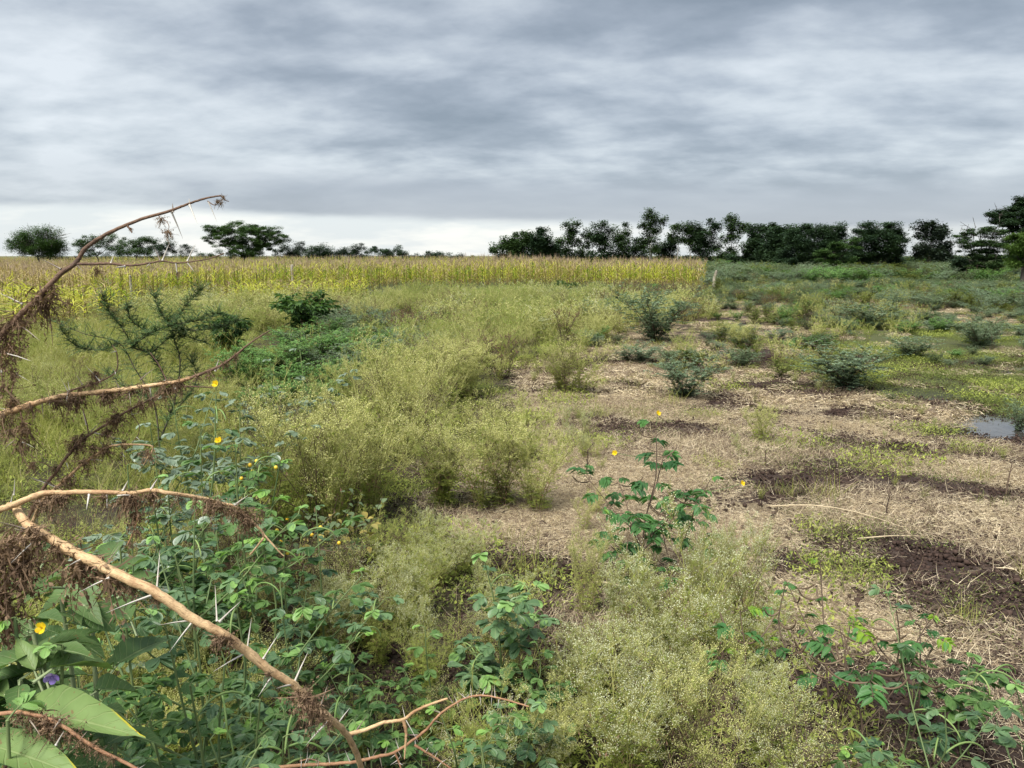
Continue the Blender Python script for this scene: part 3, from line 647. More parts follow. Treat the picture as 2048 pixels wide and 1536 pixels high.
# ------------------------------------------------------------------ litter and low growth
def litter():
    rs = np.random.RandomState(21)
    near = [straw_patch(200+i) for i in range(4)]; dark = [straw_patch(210, n=420, mats=[M['strawd'], M['straw']])]
    farp = [straw_patch(220+i, n=300, r=.42, wd=.006, lmin=.05, lmax=.16) for i in range(2)]
    x = rs.uniform(-3, 14, 44000); y = rs.uniform(1.6, 30, 44000); px, py = pix_of(x, y); ok = (px > 500) & (px < 2500) & (py < 1750)
    x = x[ok]; y = y[ok]; s_, g_, w_, b_ = zones(x, y); d = np.hypot(x, y)
    keep = rs.rand(len(x)) < (s_**2.2*.97+.03)*(.25+.95*smooth(vnoise(x, y, .34, 97, 3), .38, .60))*np.where(d < 7, 1.0, np.where(d < 9, .6, .27))
    x = x[keep]; y = y[keep]; s_ = s_[keep]; d = d[keep]
    idx = np.where(d < 9, rs.randint(0, 4, len(x)), 5+rs.randint(0, 2, len(x))); idx = np.where(((s_ < .4) | (vnoise(x, y, .8, 98, 3) < .42)) & (d < 9), 4, idx)
    scl = rs.uniform(.55, 1.0, len(x)); scatter('straw_litter', np.stack([x, y, gz(x, y)], -1), rs.uniform(0, 6.28, len(x)), scl, idx, near+dark+farp, 'dry pale straw and uprooted weeds lying over the bare dark soil', 'straw', .04, 3)
    cl_ = []
    for q in range(3):
        mb = MB(); r2 = np.random.RandomState(250+q); m = 90; c = np.stack([r2.uniform(-.22, .22, m), r2.uniform(-.22, .22, m), r2.uniform(-.002, .006, m)], -1)
        for p in c:
            r_ = .004+.014*r2.rand()**3; v = unit(r2.normal(size=(8, 3)))*0; cu = np.array([(a, b, e) for a in (-1, 1) for b in (-1, 1) for e in (-1, 1)], float); cu = cu*r_*r2.uniform(.55, 1.1, (8, 3))*.62; a_ = r2.uniform(0, 6.28); cu[:, :2] = cu[:, :2]@np.array([[cos(a_), sin(a_)], [-sin(a_), cos(a_)]]); mb.add(cu+p, [(0, 1, 3, 2), (4, 6, 7, 5), (0, 4, 5, 1), (2, 3, 7, 6), (0, 2, 6, 4), (1, 5, 7, 3)], r2.rand())
        cl_.append(mb.mesh('clods', M['soil'], True))
    xc = rs.uniform(-2, 10, 9000); yc = rs.uniform(2, 13, 9000); a_, b2, w2, br = zones(xc, yc); kk = (rs.rand(len(xc)) < br*.75+.012) & (gz(xc, yc) > .004); xc, yc = xc[kk], yc[kk]
    scatter('soil_clods', np.stack([xc, yc, gz(xc, yc)], -1), rs.uniform(0, 6.28, len(xc)), rs.uniform(.6, 1.4, len(xc)), rs.randint(0, 3, len(xc)), cl_, 'crumbly dark clods on the bare patches of soil', 'soil', .03, 8)
    # low green creeping growth: thick in the wet part, thin in the straw
    cr = [creeping_patch(230+i) for i in range(3)]+[creeping_patch(236, size=.022, h=.12, mat=M['pleaf']), grass_tuft(240, 45, .12, .14, .003, M['ggrass']), grass_tuft(241, 50, .1, .22, .004)]
    x = rs.uniform(-14, 26, 60000); y = rs.uniform(1.6, 34, 60000); px, py = pix_of(x, y); ok = (px > -500) & (px < 2600) & (py < 1750)
    x = x[ok]; y = y[ok]; s_, g_, w_, b_ = zones(x, y); d = np.hypot(x, y); z = gz(x, y); px, py = pix_of(x, y)
    cl = smooth(vnoise(x, y, .9, 66), .40, .60); n0 = (s_ < .05) & (g_ < .5)
    pr = np.where(g_ > .9, .10+.85*cl, np.where(n0, .40, .10*cl+.03)); pr = pr*(z > .001)*np.where(d > 9, .8, 1.0)
    k = rs.rand(len(x)) < pr; x, y, z, g_, s_, d = x[k], y[k], z[k], g_[k], s_[k], d[k]; r = rs.rand(len(x))
    idx = np.where(g_ > .5, np.where(r < .75, rs.randint(0, 3, len(x)), np.where(r < .9, 4, 3)), np.where(r < .35, rs.randint(0, 3, len(x)), np.where(r < .55, 3, np.where(r < .8, 4, 5))))
    scatter('creeping_growth', np.stack([x, y, z], -1), rs.uniform(0, 6.28, len(x)), rs.uniform(.6, 1.25, len(x)), idx, cr, 'low green creeping weeds and grass between the straw and puddles', 'ground cover', .05, 5)
litter()
def left_grass():
    rs = np.random.RandomState(77); tf = [grass_tuft(300+i, 70, .12, .42, .005, M['grass'], .8) for i in range(3)]
    x = rs.uniform(-16, 1, 7000); y = rs.uniform(2.0, 24, 7000); px, py = pix_of(x, y); k = (px < 470) & (py > 600) & (px > -900) & (py < 1500) & (rs.rand(len(x)) < np.where(py > 900, .55, 1)); x = x[k]; y = y[k]
    scatter('meadow_grass', np.stack([x, y, gz(x, y)], -1), rs.uniform(0, 6.28, len(x)), rs.uniform(.5, 1.1, len(x)), rs.randint(0, 3, len(x)), tf, 'soft yellow-green grass behind the dead thorn branches', 'grass', .1, 9)
left_grass()

# ------------------------------------------------------------------ trees
def tree(name, label, d, base, blobs, mat='tree_dark', leaf=.17, dens=1.0, tr=.16, bark='bark', flat=.6, spiky=0, group=None, trunks=1, clus=1.0, cat='tree', aspect=.6, depthk=.8):
    rs = np.random.RandomState(int(base*7+d) % 99991)
    bx = (base-W/2)/F*d*fw[1]; by = d*1.0; b = np.array([at(base, HORIZ, d)[0], at(base, HORIZ, d)[1], 0.]); b[2] = float(gz(b[0], b[1]))
    root = thing(name, b, label, cat, group)
    mw = MB(); ml = MB(); cz = []
    for (cx, cy, rx, ry) in blobs:
        c = at(cx, cy, d)-b; R = np.array([metre(rx, d), metre(rx, d)*depthk, metre(ry, d)])*1.1; cz.append((c+np.array([0, rs.uniform(-.3, .3)*R[1], 0]), R*(1.1 if name == 'tall_tree' else 1)))
    low = min(c[2]-R[2] for c, R in cz); cm = np.mean([c for c, R in cz], 0)
    for k in range(trunks):
        off = np.array([rs.normal(0, .25), rs.normal(0, .25), 0]) if trunks > 1 else np.zeros(3)
        hc = max(.35, low*(.85 if low > 1 else 1)+.15*cm[2]); crotch = np.array([cm[0]*.25, 0, hc])+off*.6
        tube(mw, crom([off*.4+[0, 0, -.1], off*.5+[rs.normal(0, .05), rs.normal(0, .05), hc*.5], crotch], 4), np.linspace(tr*.95, tr*.55, 9), 7)
        for j, (c, R) in enumerate(cz):
            if trunks > 1 and j % trunks != k: continue
            mid = crotch*.45+c*.55+np.array([0, 0, -R[2]*.35]); tube(mw, crom([crotch, mid, c], 3), np.linspace(tr*.36, tr*.10, 7), 5)
            nl = max(6, int(rs.uniform(.9, 1.1)*9))
            e = unit(rs.normal(size=(nl, 3)))*R*rs.uniform(.5, 1.0, (nl, 1))+c; e[:, 2] = np.maximum(e[:, 2], .3)
            m0 = (c+(mid-c)*rs.uniform(0, .8, (nl, 1))); sticks(mw, m0, e, tr*.09, tr*.03, .5)
            if spiky:
                ns = int(spiky); u = unit(rs.normal(size=(ns, 3))+[0, 0, .5]); p = c+u*R*.85; q = c+u*(R*1.0+rs.uniform(.2, .8, (ns, 1))*np.array([1, 1, .9]))+rs.normal(0, .1, (ns, 3)); sticks(mw, p, q, .022, .008, .5)
                m_ = (p+q)/2; sticks(mw, m_, m_+rs.normal(0, .25, (ns, 3)), .014, .006, .5)
    for (c, R) in cz:
        area = (R[0]*R[2])/(metre(1, d)**2); nc = max(10, int(area/26*clus)); 
        u = unit(rs.normal(size=(nc, 3)))*rs.uniform(.25, 1.0, (nc, 1))**.5; cc = c+u*R*rs.uniform(.82, 1.12, (nc, 1))
        per = max(8, int(area*13*dens/nc)); sg = np.array([1, 1, flat])*(R.min()*.17+leaf*.85)
        p = (cc[:, None]+np.clip(rs.normal(0, 1, (nc, per, 3)), -1.8, 1.8)*sg*rs.uniform(.6, 1.35, (nc, 1, 1))).reshape(-1, 3); r = np.clip((rs.rand(nc, 1)*.65+rs.rand(nc, per)*.35), 0, 1).reshape(-1)
        D_, S_, N_ = frame(rdir(rs, len(p), -.6, .7)); L = leaf*.85*rs.uniform(.6, 1.5, len(p)); ok = p[:, 2] > .05
        stamp(ml, DIA, p[ok], D_[ok], S_[ok], N_[ok], L[ok], L[ok]*aspect, r[ok])
    obj('trunk', mw.mesh('trunk', M[bark], True), root); obj('crown', ml.mesh('crown', M[mat]), root)
    return root
# left of the picture
tree('thorn_tree', 'rounded grey-green thorn tree with bare spiky twigs at far left beyond the maize', 88, 75, [(75, 478, 44, 24), (50, 488, 28, 20), (100, 486, 28, 22), (75, 500, 46, 16)], 'tree_green', .14, 1.3, .14, spiky=40, flat=.8)
tree('thorn_tree', 'low spreading thorn tree with bare twigs on top, right of the rounded one', 105, 195, [(178, 484, 30, 12), (215, 484, 38, 14), (195, 500, 44, 14), (165, 490, 20, 9)], 'tree_green', .15, .9, .14, spiky=22)
tree('bushy_tree', 'dark dense low tree between the spreading thorn tree and the umbrella tree', 118, 272, [(262, 492, 26, 15), (290, 489, 30, 12), (275, 503, 40, 12)], 'tree_mid', .17, 1.1, .15)
tree('bushy_tree', 'dark rounded tree touching the dense low tree on its right', 150, 325, [(322, 490, 22, 15), (338, 497, 18, 12), (315, 504, 26, 10)], 'tree_dark', .2, 1.1, .15)
tree('bushy_tree', 'small pale distant tree left of the umbrella tree', 240, 376, [(375, 497, 20, 8), (378, 506, 16, 7)], 'tree_grey_haze', .3, 1.0, .2)
tree('bushy_tree', 'low bush half hidden at the left foot of the umbrella tree', 170, 418, [(410, 511, 18, 6), (432, 509, 20, 8)], 'tree_mid', .25, 1.0, .15)
tree('umbrella_tree', 'wide flat-topped umbrella acacia standing over the maize', 95, 488, [(475, 453, 46, 9), (455, 486, 30, 10), (530, 485, 32, 11), (520, 461, 42, 11), (435, 462, 34, 10), (478, 470, 60, 13), (545, 472, 28, 9), (420, 476, 20, 7), (495, 488, 44, 12), (485, 504, 34, 13), (515, 503, 26, 11)], 'tree_green', .15, 1.6, .2, flat=.4, aspect=.55, clus=1.6)
FT = 'round dark trees far beyond the maize'
for nm, lab, d, b, bl, mt in (
 ('distant_tree', 'distant dome-shaped dark tree just right of the umbrella acacia', 200, 582, [(585, 500, 25, 13), (565, 506, 18, 9), (600, 507, 16, 9)], 'tree_grey_haze'),
 ('distant_tree', 'distant tree with ragged twigs sticking up, second right of the umbrella acacia', 170, 636, [(637, 505, 20, 13), (628, 512, 16, 8), (650, 512, 12, 8)], 'tree_dark'),
 ('distant_tree', 'low grey-green distant tree between the ragged tree and the double-topped tree', 190, 680, [(680, 512, 20, 9), (665, 514, 12, 7)], 'tree_grey_haze'),
 ('distant_tree', 'distant double-topped dark tree in the middle of the far tree line', 210, 722, [(710, 499, 13, 9), (738, 502, 22, 7), (725, 512, 34, 10)], 'tree_dark'),
 ('distant_tree', 'neat rounded dark tree right of the double-topped tree', 190, 792, [(792, 506, 22, 9), (790, 515, 24, 8), (770, 514, 12, 7)], 'tree_dark'),
 ('distant_tree', 'small low distant tree right of the neat rounded tree', 240, 832, [(832, 518, 18, 6), (815, 517, 12, 5)], 'tree_grey_haze'),
 ('distant_tree', 'wide low dark tree near the right end of the far tree line', 200, 872, [(866, 512, 18, 7), (884, 514, 14, 7), (872, 519, 22, 5)], 'tree_dark'),
 ('distant_tree', 'little round bush tree closing the far tree line before the gap of sky', 150, 915, [(914, 517, 13, 9)], 'tree_grey_haze')):
    tree(nm, lab, d, b, [(x_, y_-2, rx_*1.15, ry_*1.2) for x_, y_, rx_, ry_ in bl], mt, .3 if d > 160 else .2, 1.1, .2, group=FT, spiky=10 if 'ragged' in lab else 0)
# tall row behind the maize
TT = 'tall slender trees behind the maize'
for i, cx in enumerate(range(140, 960, 46)):
    if 20 < cx < 130 or 470 < cx < 505: continue
    tree('distant_tree', 'low dark tree in the continuous far tree line beyond the left maize', 215+(i*37) % 50, cx+.5, [(cx-12, 518+(i*5) % 4, 20, 5+(i*3) % 4), (cx+12, 519, 20, 5+(i*7) % 3)], ('tree_grey_haze', 'tree_dark', 'tree_mid')[i % 3], .32, 1.1, .12, group=FT)
def tall(lab, d, b, bl, mt='tree_mid', bark='bark', tr=.12, **k):
    tree('tall_tree', lab, d, b, bl, mt, .24, k.pop('dens', .72), tr, bark, group=TT, clus=k.pop('clus', .55), aspect=.75, flat=.75, **k)
tall('bushy green tree at the left end of the tall row', 105, 1020, [(1020, 492, 20, 14), (1005, 508, 22, 14), (1045, 480, 18, 16), (1048, 500, 24, 18), (1030, 515, 30, 10)], dens=1.1, clus=.9)
tall('dense dark tree with a thin spindly top, second in the tall row', 104, 1085, [(1085, 490, 22, 22), (1100, 505, 18, 20), (1075, 508, 22, 18), (1085, 464, 7, 9)], 'tree_dark', dens=1.2, clus=.9)
tall('slim tree with two tufts of leaves and pale gaps, third in the tall row', 110, 1146, [(1147, 454, 15, 11), (1140, 470, 12, 10), (1152, 485, 12, 9), (1125, 492, 16, 14), (1130, 510, 18, 12)], bark='barkpale')
tall('small-crowned slim tree leaning right of the third tall tree', 110, 1172, [(1174, 470, 11, 12), (1180, 489, 11, 8), (1165, 506, 14, 10)], bark='barkpale', tr=.09)
tall('oval-crowned tall tree fourth from the left, dark at its base', 108, 1205, [(1203, 461, 18, 15), (1198, 480, 14, 14), (1212, 494, 18, 14), (1205, 512, 22, 10)], 'tree_dark')
tall('lighter tall tree with upright tufts beside the oval-crowned one', 108, 1241, [(1241, 464, 15, 14), (1236, 482, 16, 10), (1245, 498, 16, 12), (1240, 513, 20, 9)])
tall('low dark bushy tree filling the gap left of the tallest tree', 112, 1274, [(1272, 492, 16, 12), (1280, 507, 18, 12)], 'tree_dark')
tall('tallest slender tree with a spreading tufted top in the middle of the row', 106, 1300, [(1296, 428, 7, 9), (1308, 438, 12, 9), (1325, 441, 8, 7), (1290, 451, 9, 8), (1308, 458, 12, 8), (1298, 474, 16, 10), (1283, 486, 9, 8), (1302, 495, 20, 9)], bark='barkpale', trunks=2)
tall('low round dark tree right of the tallest tree', 112, 1332, [(1330, 492, 20, 11), (1320, 507, 20, 11), (1342, 507, 14, 12)], 'tree_dark')
tall('thin pale-stemmed tree with one airy tuft, left of the double crown', 104, 1356, [(1358, 458, 14, 10), (1350, 470, 13, 8), (1362, 480, 9, 6)], bark='barkpale', tr=.08)
tall('very thin pale tree with a sparse crown tight against the double crown', 104, 1380, [(1382, 468, 9, 14), (1378, 487, 9, 7)], bark='barkpale', tr=.07)
tall('wide double-crowned tall tree hanging low in the middle of the row', 104, 1412, [(1395, 456, 13, 13), (1423, 455, 15, 12), (1408, 474, 22, 14), (1400, 494, 15, 13), (1425, 492, 13, 12), (1408, 511, 14, 10)], 'tree_dark', bark='barkpale', trunks=2, dens=.8)
tall('leaning two-stemmed tall tree with side tufts left of the dark thicket', 102, 1464, [(1462, 438, 9, 9), (1466, 451, 14, 10), (1487, 457, 12, 9), (1470, 472, 10, 9), (1453, 475, 9, 9), (1458, 507, 15, 9), (1440, 507, 8, 7)], bark='barkpale', trunks=2)
tall('dark leafy tree joining the tall row to the dark thicket', 92, 1512, [(1520, 468, 16, 14), (1505, 487, 14, 14), (1522, 500, 24, 20), (1500, 515, 16, 12), (1543, 458, 5, 10)], 'tree_dark', dens=1.1, clus=.9)
tall('broad dark tree with pale-tipped tufts at the left of the dark thicket', 88, 1555, [(1553, 472, 18, 14), (1575, 466, 20, 12), (1560, 495, 30, 22), (1545, 520, 26, 16)], 'tree_dark', dens=1.2, clus=1)
DK = dict(flat=.5, clus=1.0)
tree('thicket_tree', 'huge dark tree forming the middle of the thicket, domed top', 76, 1640, [(1630, 462, 32, 14), (1665, 462, 28, 14), (1600, 478, 26, 18), (1640, 485, 60, 20), (1620, 515, 60, 22), (1675, 508, 46, 26), (1590, 530, 36, 16)], 'tree_dark', .17, 1.15, .3, **DK)
tree('thicket_tree', 'flat-bottomed dark tree with visible trunk at the right of the thicket', 72, 1752, [(1750, 456, 36, 14), (1780, 463, 26, 16), (1730, 474, 28, 16), (1765, 484, 44, 18), (1797, 486, 18, 20), (1745, 508, 34, 18), (1720, 520, 22, 18)], 'tree_dark', .17, 1.0, .3, trunks=2, **DK)
tree('light_acacia', 'lighter green feathery acacia in front of the dark thicket', 64, 1672, [(1690, 492, 26, 11), (1665, 503, 28, 10), (1705, 482, 16, 7), (1650, 515, 20, 9), (1685, 522, 24, 10)], 'tree_green', .13, .9, .15, flat=.35)
tree('bushy_tree', 'small dark bush tree under the right edge of the thicket', 75, 1800, [(1795, 515, 18, 12), (1782, 528, 16, 10)], 'tree_dark', .18, .9, .12)
tall('tall grey-green tree with layered open crown right of the thicket', 84, 1858, [(1850, 452, 18, 7), (1876, 455, 14, 7), (1846, 468, 11, 7), (1865, 474, 20, 9), (1888, 468, 9, 8), (1858, 490, 12, 7)], 'tree_grey_haze', bark='barkpale', trunks=2)
tall('lower bushy tree under the layered grey-green tree', 84, 1845, [(1838, 506, 14, 11), (1862, 508, 18, 12), (1885, 500, 13, 14), (1893, 516, 12, 9)], 'tree_grey_haze', dens=.8)
tree('fan_acacia', 'fan-shaped acacia with upswept branches left of the right edge', 50, 1968, [(1925, 470, 18, 9), (1960, 462, 26, 9), (1990, 466, 22, 12), (1940, 487, 30, 10), (1975, 488, 34, 12), (1950, 505, 26, 9), (1985, 508, 28, 12), (1968, 525, 34, 13), (1945, 532, 16, 9)], 'tree_mid', .10, 1.0, .15, trunks=2, flat=.3, spiky=5, clus=1.4)
tree('tall_acacia', 'tall dark acacia rising out of the top right edge', 52, 2052, [(2000, 428, 24, 9), (2030, 424, 26, 10), (2046, 406, 20, 10), (2015, 448, 34, 10), (2055, 440, 40, 14), (2040, 468, 44, 14), (2090, 455, 44, 24), (2100, 420, 30, 16), (2030, 492, 26, 12), (2085, 490, 40, 20)], 'tree_dark', .12, 1.6, .22, flat=.4, spiky=6, clus=1.4)
tree('light_acacia', 'bright feathery green acacia leaning in at the right edge', 41, 2052, [(2042, 478, 22, 13), (2062, 492, 34, 18), (2032, 500, 18, 12), (2050, 518, 26, 14), (2085, 510, 36, 24), (2030, 528, 12, 9)], 'tree_light', .10, 1.5, .15, flat=.5, aspect=.4)
tree('bushy_tree', 'dark low bush tree at the foot of the fan-shaped acacia', 52, 1935, [(1930, 528, 24, 12), (1915, 540, 20, 9)], 'tree_dark', .12, 1.0, .1)
# hedges and low growth under the tall row
HG = 'low dark hedge bushes at the foot of the tall row'
rs_ = np.random.RandomState(4)
for i, cx in enumerate(range(1110, 2100, 34)):
    d = 118 if cx < 1480 else 96
    tree('hedge_bush', 'low dark hedge bush at the foot of the tall trees', d, cx+.5, [(cx-10, 520+rs_.randint(-3, 4), 20, 8), (cx+12, 524+rs_.randint(-3, 4), 20, 7)], 'tree_dark' if i % 3 else 'tree_mid', .25, 1.1, .06, group=HG, cat='bush')
for i, (cx, cy, rx, ry, d) in enumerate(((1525, 543, 26, 8, 58), (1600, 553, 30, 6, 50), (1745, 556, 34, 9, 46), (1810, 552, 40, 7, 50), (1880, 556, 36, 8, 47), (1980, 562, 40, 8, 44), (2080, 560, 40, 9, 44), (1690, 560, 24, 6, 46), (1460, 548, 20, 7, 56))):
    tree('scrub_bush', 'yellow-green scrub bush low along the far right edge of the field', d, cx, [(cx-rx*.4, cy, rx*.6, ry), (cx+rx*.4, cy+1, rx*.6, ry*.8)], 'tree_light' if i % 2 == 0 else 'tree_green', .11, 1.0, .04, group='scrub bushes along the far right edge of the field', cat='bush')

# ------------------------------------------------------------------ maize
def maize_parts(seed, leafm='maizeg', h=1.0, tass=True, nl=10):
    rs = np.random.RandomState(seed); ms = MB(); ml = MB(); mt_ = MB()
    lean = rs.normal(0, .05, 2); top = np.array([lean[0], lean[1], .86*h]); tube(ms, [(0, 0, -.03), top*.5, top], [.013, .011, .006], 5, rs.rand())
    a0 = rs.uniform(0, pi)
    for i in range(nl):
        t = .12+.82*i/nl; a = a0+pi*(i % 2)+rs.normal(0, .35); e = rs.uniform(.7, 1.15); c = top*t
        d = np.array([[cos(a)*cos(e), sin(a)*cos(e), sin(e)]]); D_, S_, N_ = frame(d); dead = i < 3
        stamp(ml, T_arc(4, rs.uniform(.55, 1.05)*(1.3 if dead else 1)), c, D_, S_, N_, rs.uniform(.30, .48)*h, rs.uniform(.032, .05), rs.uniform(.88, 1) if dead and rs.rand() < .8 else rs.rand()*.85)
    if tass:
        k = 9; D_, S_, N_ = frame(rdir(rs, k, .5, 1.45)); stamp(mt_, T_arc(2, .35), np.repeat(top[None], k, 0), D_, S_, N_, rs.uniform(.14, .24, k), .013, rs.rand(k))
        sticks(mt_, [top], [top+[0, 0, .22]], .006, .004)
        for q in range(1): c = top*.48; D_, S_, N_ = frame(np.array([[cos(a0), sin(a0), 1.6]])); stamp(ml, T_strip([(0, .3), (.5, .5), (1, .05)], 0, .5), c, D_, S_, N_, .18, .05, .9)
    return ms.mesh('maize_stalk', M['mstem']), ml.mesh('maize_leaves', M[leafm]), (mt_.mesh('maize_tassel', M['tassel']) if tass else None)
def join_mesh(name, parts):
    """one mesh out of several, for plants too far away to show parts"""
    V = []; Fl = []; mats = []; R_ = []; n = 0; mi = []
    mb = MB()
    for i, me in enumerate([p for p in parts if p]):
        v = np.empty(len(me.vertices)*3, np.float32); me.vertices.foreach_get('co', v); r = np.empty(len(me.vertices), np.float32); me.attributes['rnd'].data.foreach_get('value', r)
        lp = np.empty(len(me.loops), np.int32); me.loops.foreach_get('vertex_index', lp); ls = np.empty(len(me.polygons), np.int32); me.polygons.foreach_get('loop_total', ls)
        mb.v.append(v.reshape(-1, 3)); mb.r.append(r); mb.uv.append(np.zeros((len(r), 2))); p = 0
        for sz in (3, 4):
            st = np.concatenate([[0], np.cumsum(ls)[:-1]])[ls == sz]
            if len(st): mb.f.append(lp[st[:, None]+np.arange(sz)]+mb.n); mb.m.append(np.full(len(st), i, np.int32))
        mb.n += len(r); mats.append(me.materials[0])
    return mb.mesh(name, mats)
MZ = [maize_parts(400), maize_parts(401), maize_parts(402, 'maizey'), maize_parts(403, 'maizey'), maize_parts(404, 'maized'), maize_parts(405, 'maized', nl=8), maize_parts(406, 'maizeg', tass=False), maize_parts(407, 'maizey', tass=False, nl=8)]
MZJ = [join_mesh('maize_plant', p) for p in MZ]
def front_row(px):                            # photo row of the field's front edge at a photo column
    return np.interp(px, [-900, 0, 250, 500, 700, 850, 1100, 1200, 1420], [618, 606, 603, 592, 583, 579, 576, 583, 586])
def maize_field():
    rs = np.random.RandomState(91); x = []; y = []
    yy = 18.0
    while yy < 230:
        st = .42 if yy < 60 else .42+(yy-60)*.018; xs = np.arange(-.95*yy-3, .26*yy+3, st); x.append(xs+rs.normal(0, .1, len(xs))); y.append(np.full(len(xs), yy)+rs.normal(0, .12, len(xs))); yy += .62 if yy < 60 else .62+(yy-60)*.02
    x = np.concatenate(x); y = np.concatenate(y); px, py = pix_of(x, y); k = (px < 1404+9*np.sin(y*1.7)) & (rs.rand(len(x)) < .55+.6*vnoise(x, y, 1.3, 67, 2)) & (py < front_row(px)+4*(vnoise(x, y, 3, 5)-.5)) ; x, y, px = x[k], y[k], px[k]
    dry = vnoise(x, y, 9, 61, 2); yel = vnoise(x, y, 5, 63, 2); r = rs.rand(len(x)); d = np.hypot(x, y)
    left = smooth(px, 300, 110)                 # the dry corner of the field
    pd = .16+.75*left+.35*(dry > .62)+.3*smooth(px, 1370, 1400); pyel = .28+.35*(yel > .5)
    idx = np.where(r < pd, 4+rs.randint(0, 2, len(x)), np.where(r < pd+pyel, 2+rs.randint(0, 2, len(x)), rs.randint(0, 2, len(x))))
    h = 1.22*(.72+.56*vnoise(x, y, 3, 64, 3))*rs.uniform(.80, 1.16, len(x)); h = h*(1+.12*np.exp(-((px-1030)/90)**2))
    h = h*np.where(px < 380, .88, 1)*(1-.28*smooth(px, 1385, 1412)*rs.rand(len(x))); h = h*np.where(rs.rand(len(x)) < .12, rs.uniform(.6, .9, len(x)), 1); w = rs.uniform(.95, 1.3, len(x)); rz = rs.uniform(0, 6.28, len(x)); z = gz(x, y)
    # the plants of the front rows that show largest: nearest ones inside the picture
    vis = (px > -20) & (px < 1425); sc_ = d+np.where(vis, 0, 1e4); order = np.argsort(sc_)[:296]; rest = np.ones(len(x), bool); rest[order] = False
    for j, i in enumerate(order):
        k = idx[i]; sec = 'dry brown maize plant in the front row at the far left' if px[i] < 130 else 'maize plant in the front of the patch left of the slim post' if px[i] < 560 else 'maize plant in the front rows between the two wooden posts'
        grp = 'maize plants standing in the front rows, '+('far left' if px[i] < 130 else 'left patch' if px[i] < 560 else 'between the posts')
        if j < 110:
            t = thing('maize_plant', (x[i], y[i], z[i]), sec, 'maize', grp, rz[i], (w[i], w[i], h[i]))
            for nm, me in zip(('stalk', 'leaves', 'tassel'), MZ[k]): obj(nm, me, t)
        else:
            o = obj('maize_plant', MZJ[k]); o.location = (x[i], y[i], z[i]); o.rotation_euler = (0, 0, rz[i]); o.scale = (w[i], w[i], h[i]); tag(o, sec, 'maize', grp)
    q = rest
    scatter('maize_field', np.stack([x, y, z], -1)[q], rz[q], np.stack([w, w, h], -1)[q], idx[q], MZJ, 'wide field of ripening maize with pinkish tassels reaching the horizon', 'maize field', .05, 2)
    # young lime-coloured growth before the field on the left
    P = []; S = []; I = []
    for poly, n, h0, h1 in (([(-900, 660), (-900, 606), (0, 606), (255, 606), (250, 640), (120, 668)], 900, .42, .75), ([(440, 612), (470, 594), (700, 585), (760, 590), (700, 606), (560, 622)], 260, .45, .7), ([(255, 606), (450, 595), (450, 606), (255, 622)], 60, .35, .5)):
        pts, A = rand_in(poly, n, rs)
        for (a, b) in pts: P.append((a, b, float(gz(a, b)))); hh = rs.uniform(h0, h1)*1.15; S.append((hh*1.6, hh*1.6, hh)); I.append(7 if rs.rand() < .62 else (6 if rs.rand() < .5 else 5))
    scatter('young_maize', P, rs.uniform(0, 6.28, len(P)), S, I, MZJ, 'short lime-yellow maize and grass before the tall field on the left', 'maize', .1, 4)
maize_field()
def post(px, pbase, ptop, w, label, lean=0.0):
    x, y = gp(px, pbase); h = (pbase-ptop)/F*y; rs = np.random.RandomState(px); mb = MB(); r = metre(w, y)/2; n = 8
    pts = np.array([(lean*h*i/n+rs.normal(0, r*.15), rs.normal(0, r*.15), h*i/n-.1) for i in range(n+1)]); tube(mb, pts, r*np.linspace(1.1, .85, n+1), 9, rough=.1, rs=rs)
    o = obj('wooden_post', mb.mesh('wooden_post', M['post'], True)); o.location = (x, y, float(gz(x, y))); tag(o, label, 'post')
post(586, 583, 529, 6, 'slim pale wooden post standing in the maize left of centre')
post(1426, 578, 541, 7, 'pale leaning wooden post at the right end of the maize', .12)
post(263, 600, 548, 5, 'thin grey stake in the maize below the dead twig at left', .02)

# ------------------------------------------------------------------ shrubs
def shrub_parts(seed, leaf='blue', stem='bstem', T=SIMPLE, size=.035, wid=.5, ns=7, nb=8, per=9, spread=.5, droop=0.0, up_=.5):
    rs = np.random.RandomState(seed); ms = MB(); ml = MB()
    for i in range(ns):
        a = 2*pi*i/ns+rs.uniform(-.4, .4); sp = spread*rs.uniform(.3, 1.1); h = rs.uniform(.6, .95)
        s_ = crom([(0, 0, -.03), (cos(a)*sp*.3, sin(a)*sp*.3, h*.4), (cos(a)*sp*.7+rs.normal(0, .03), sin(a)*sp*.7, h*.75), (cos(a)*sp, sin(a)*sp, h)], 4)
        tube(ms, s_, np.linspace(.006, .002, len(s_)), 5, rs.rand(), cap=False)
        for k in range(nb):
            q = rs.uniform(.08, 1)*(len(s_)-1.001); p = s_[int(q)]; e = rs.uniform(-.1, 1.1); b = rs.uniform(0, 2*pi); l = rs.uniform(.10, .30)
            dd = np.array([cos(b)*cos(e), sin(b)*cos(e), sin(e)]); p1 = p+dd*l; sticks(ms, [p], [p1], .0020, .0012, rs.rand())
            t = rs.uniform(.2, 1.05, per); c = p+(p1-p)*t[:, None]; D_ = unit(dd*.5+rdir(rs, per, -.5-droop, up_)); D_, S_, N_ = frame(D_)
            L = size*rs.uniform(.6, 1.5, per); stamp(ml, T, c, D_, S_, N_, L, L*wid, rs.rand(per))
    return ms.mesh('shrub_stem', M[stem]), ml.mesh('shrub_foliage', M[leaf])
BL = [shrub_parts(501+i, per=26, nb=24, size=.030, wid=.6, ns=12, spread=.55) for i in range(3)]
DKS = [shrub_parts(511+i, 'darkleaf', T=LANC, size=.10, wid=.34, ns=10, nb=16, per=14, droop=.5, up_=.1) for i in range(2)]
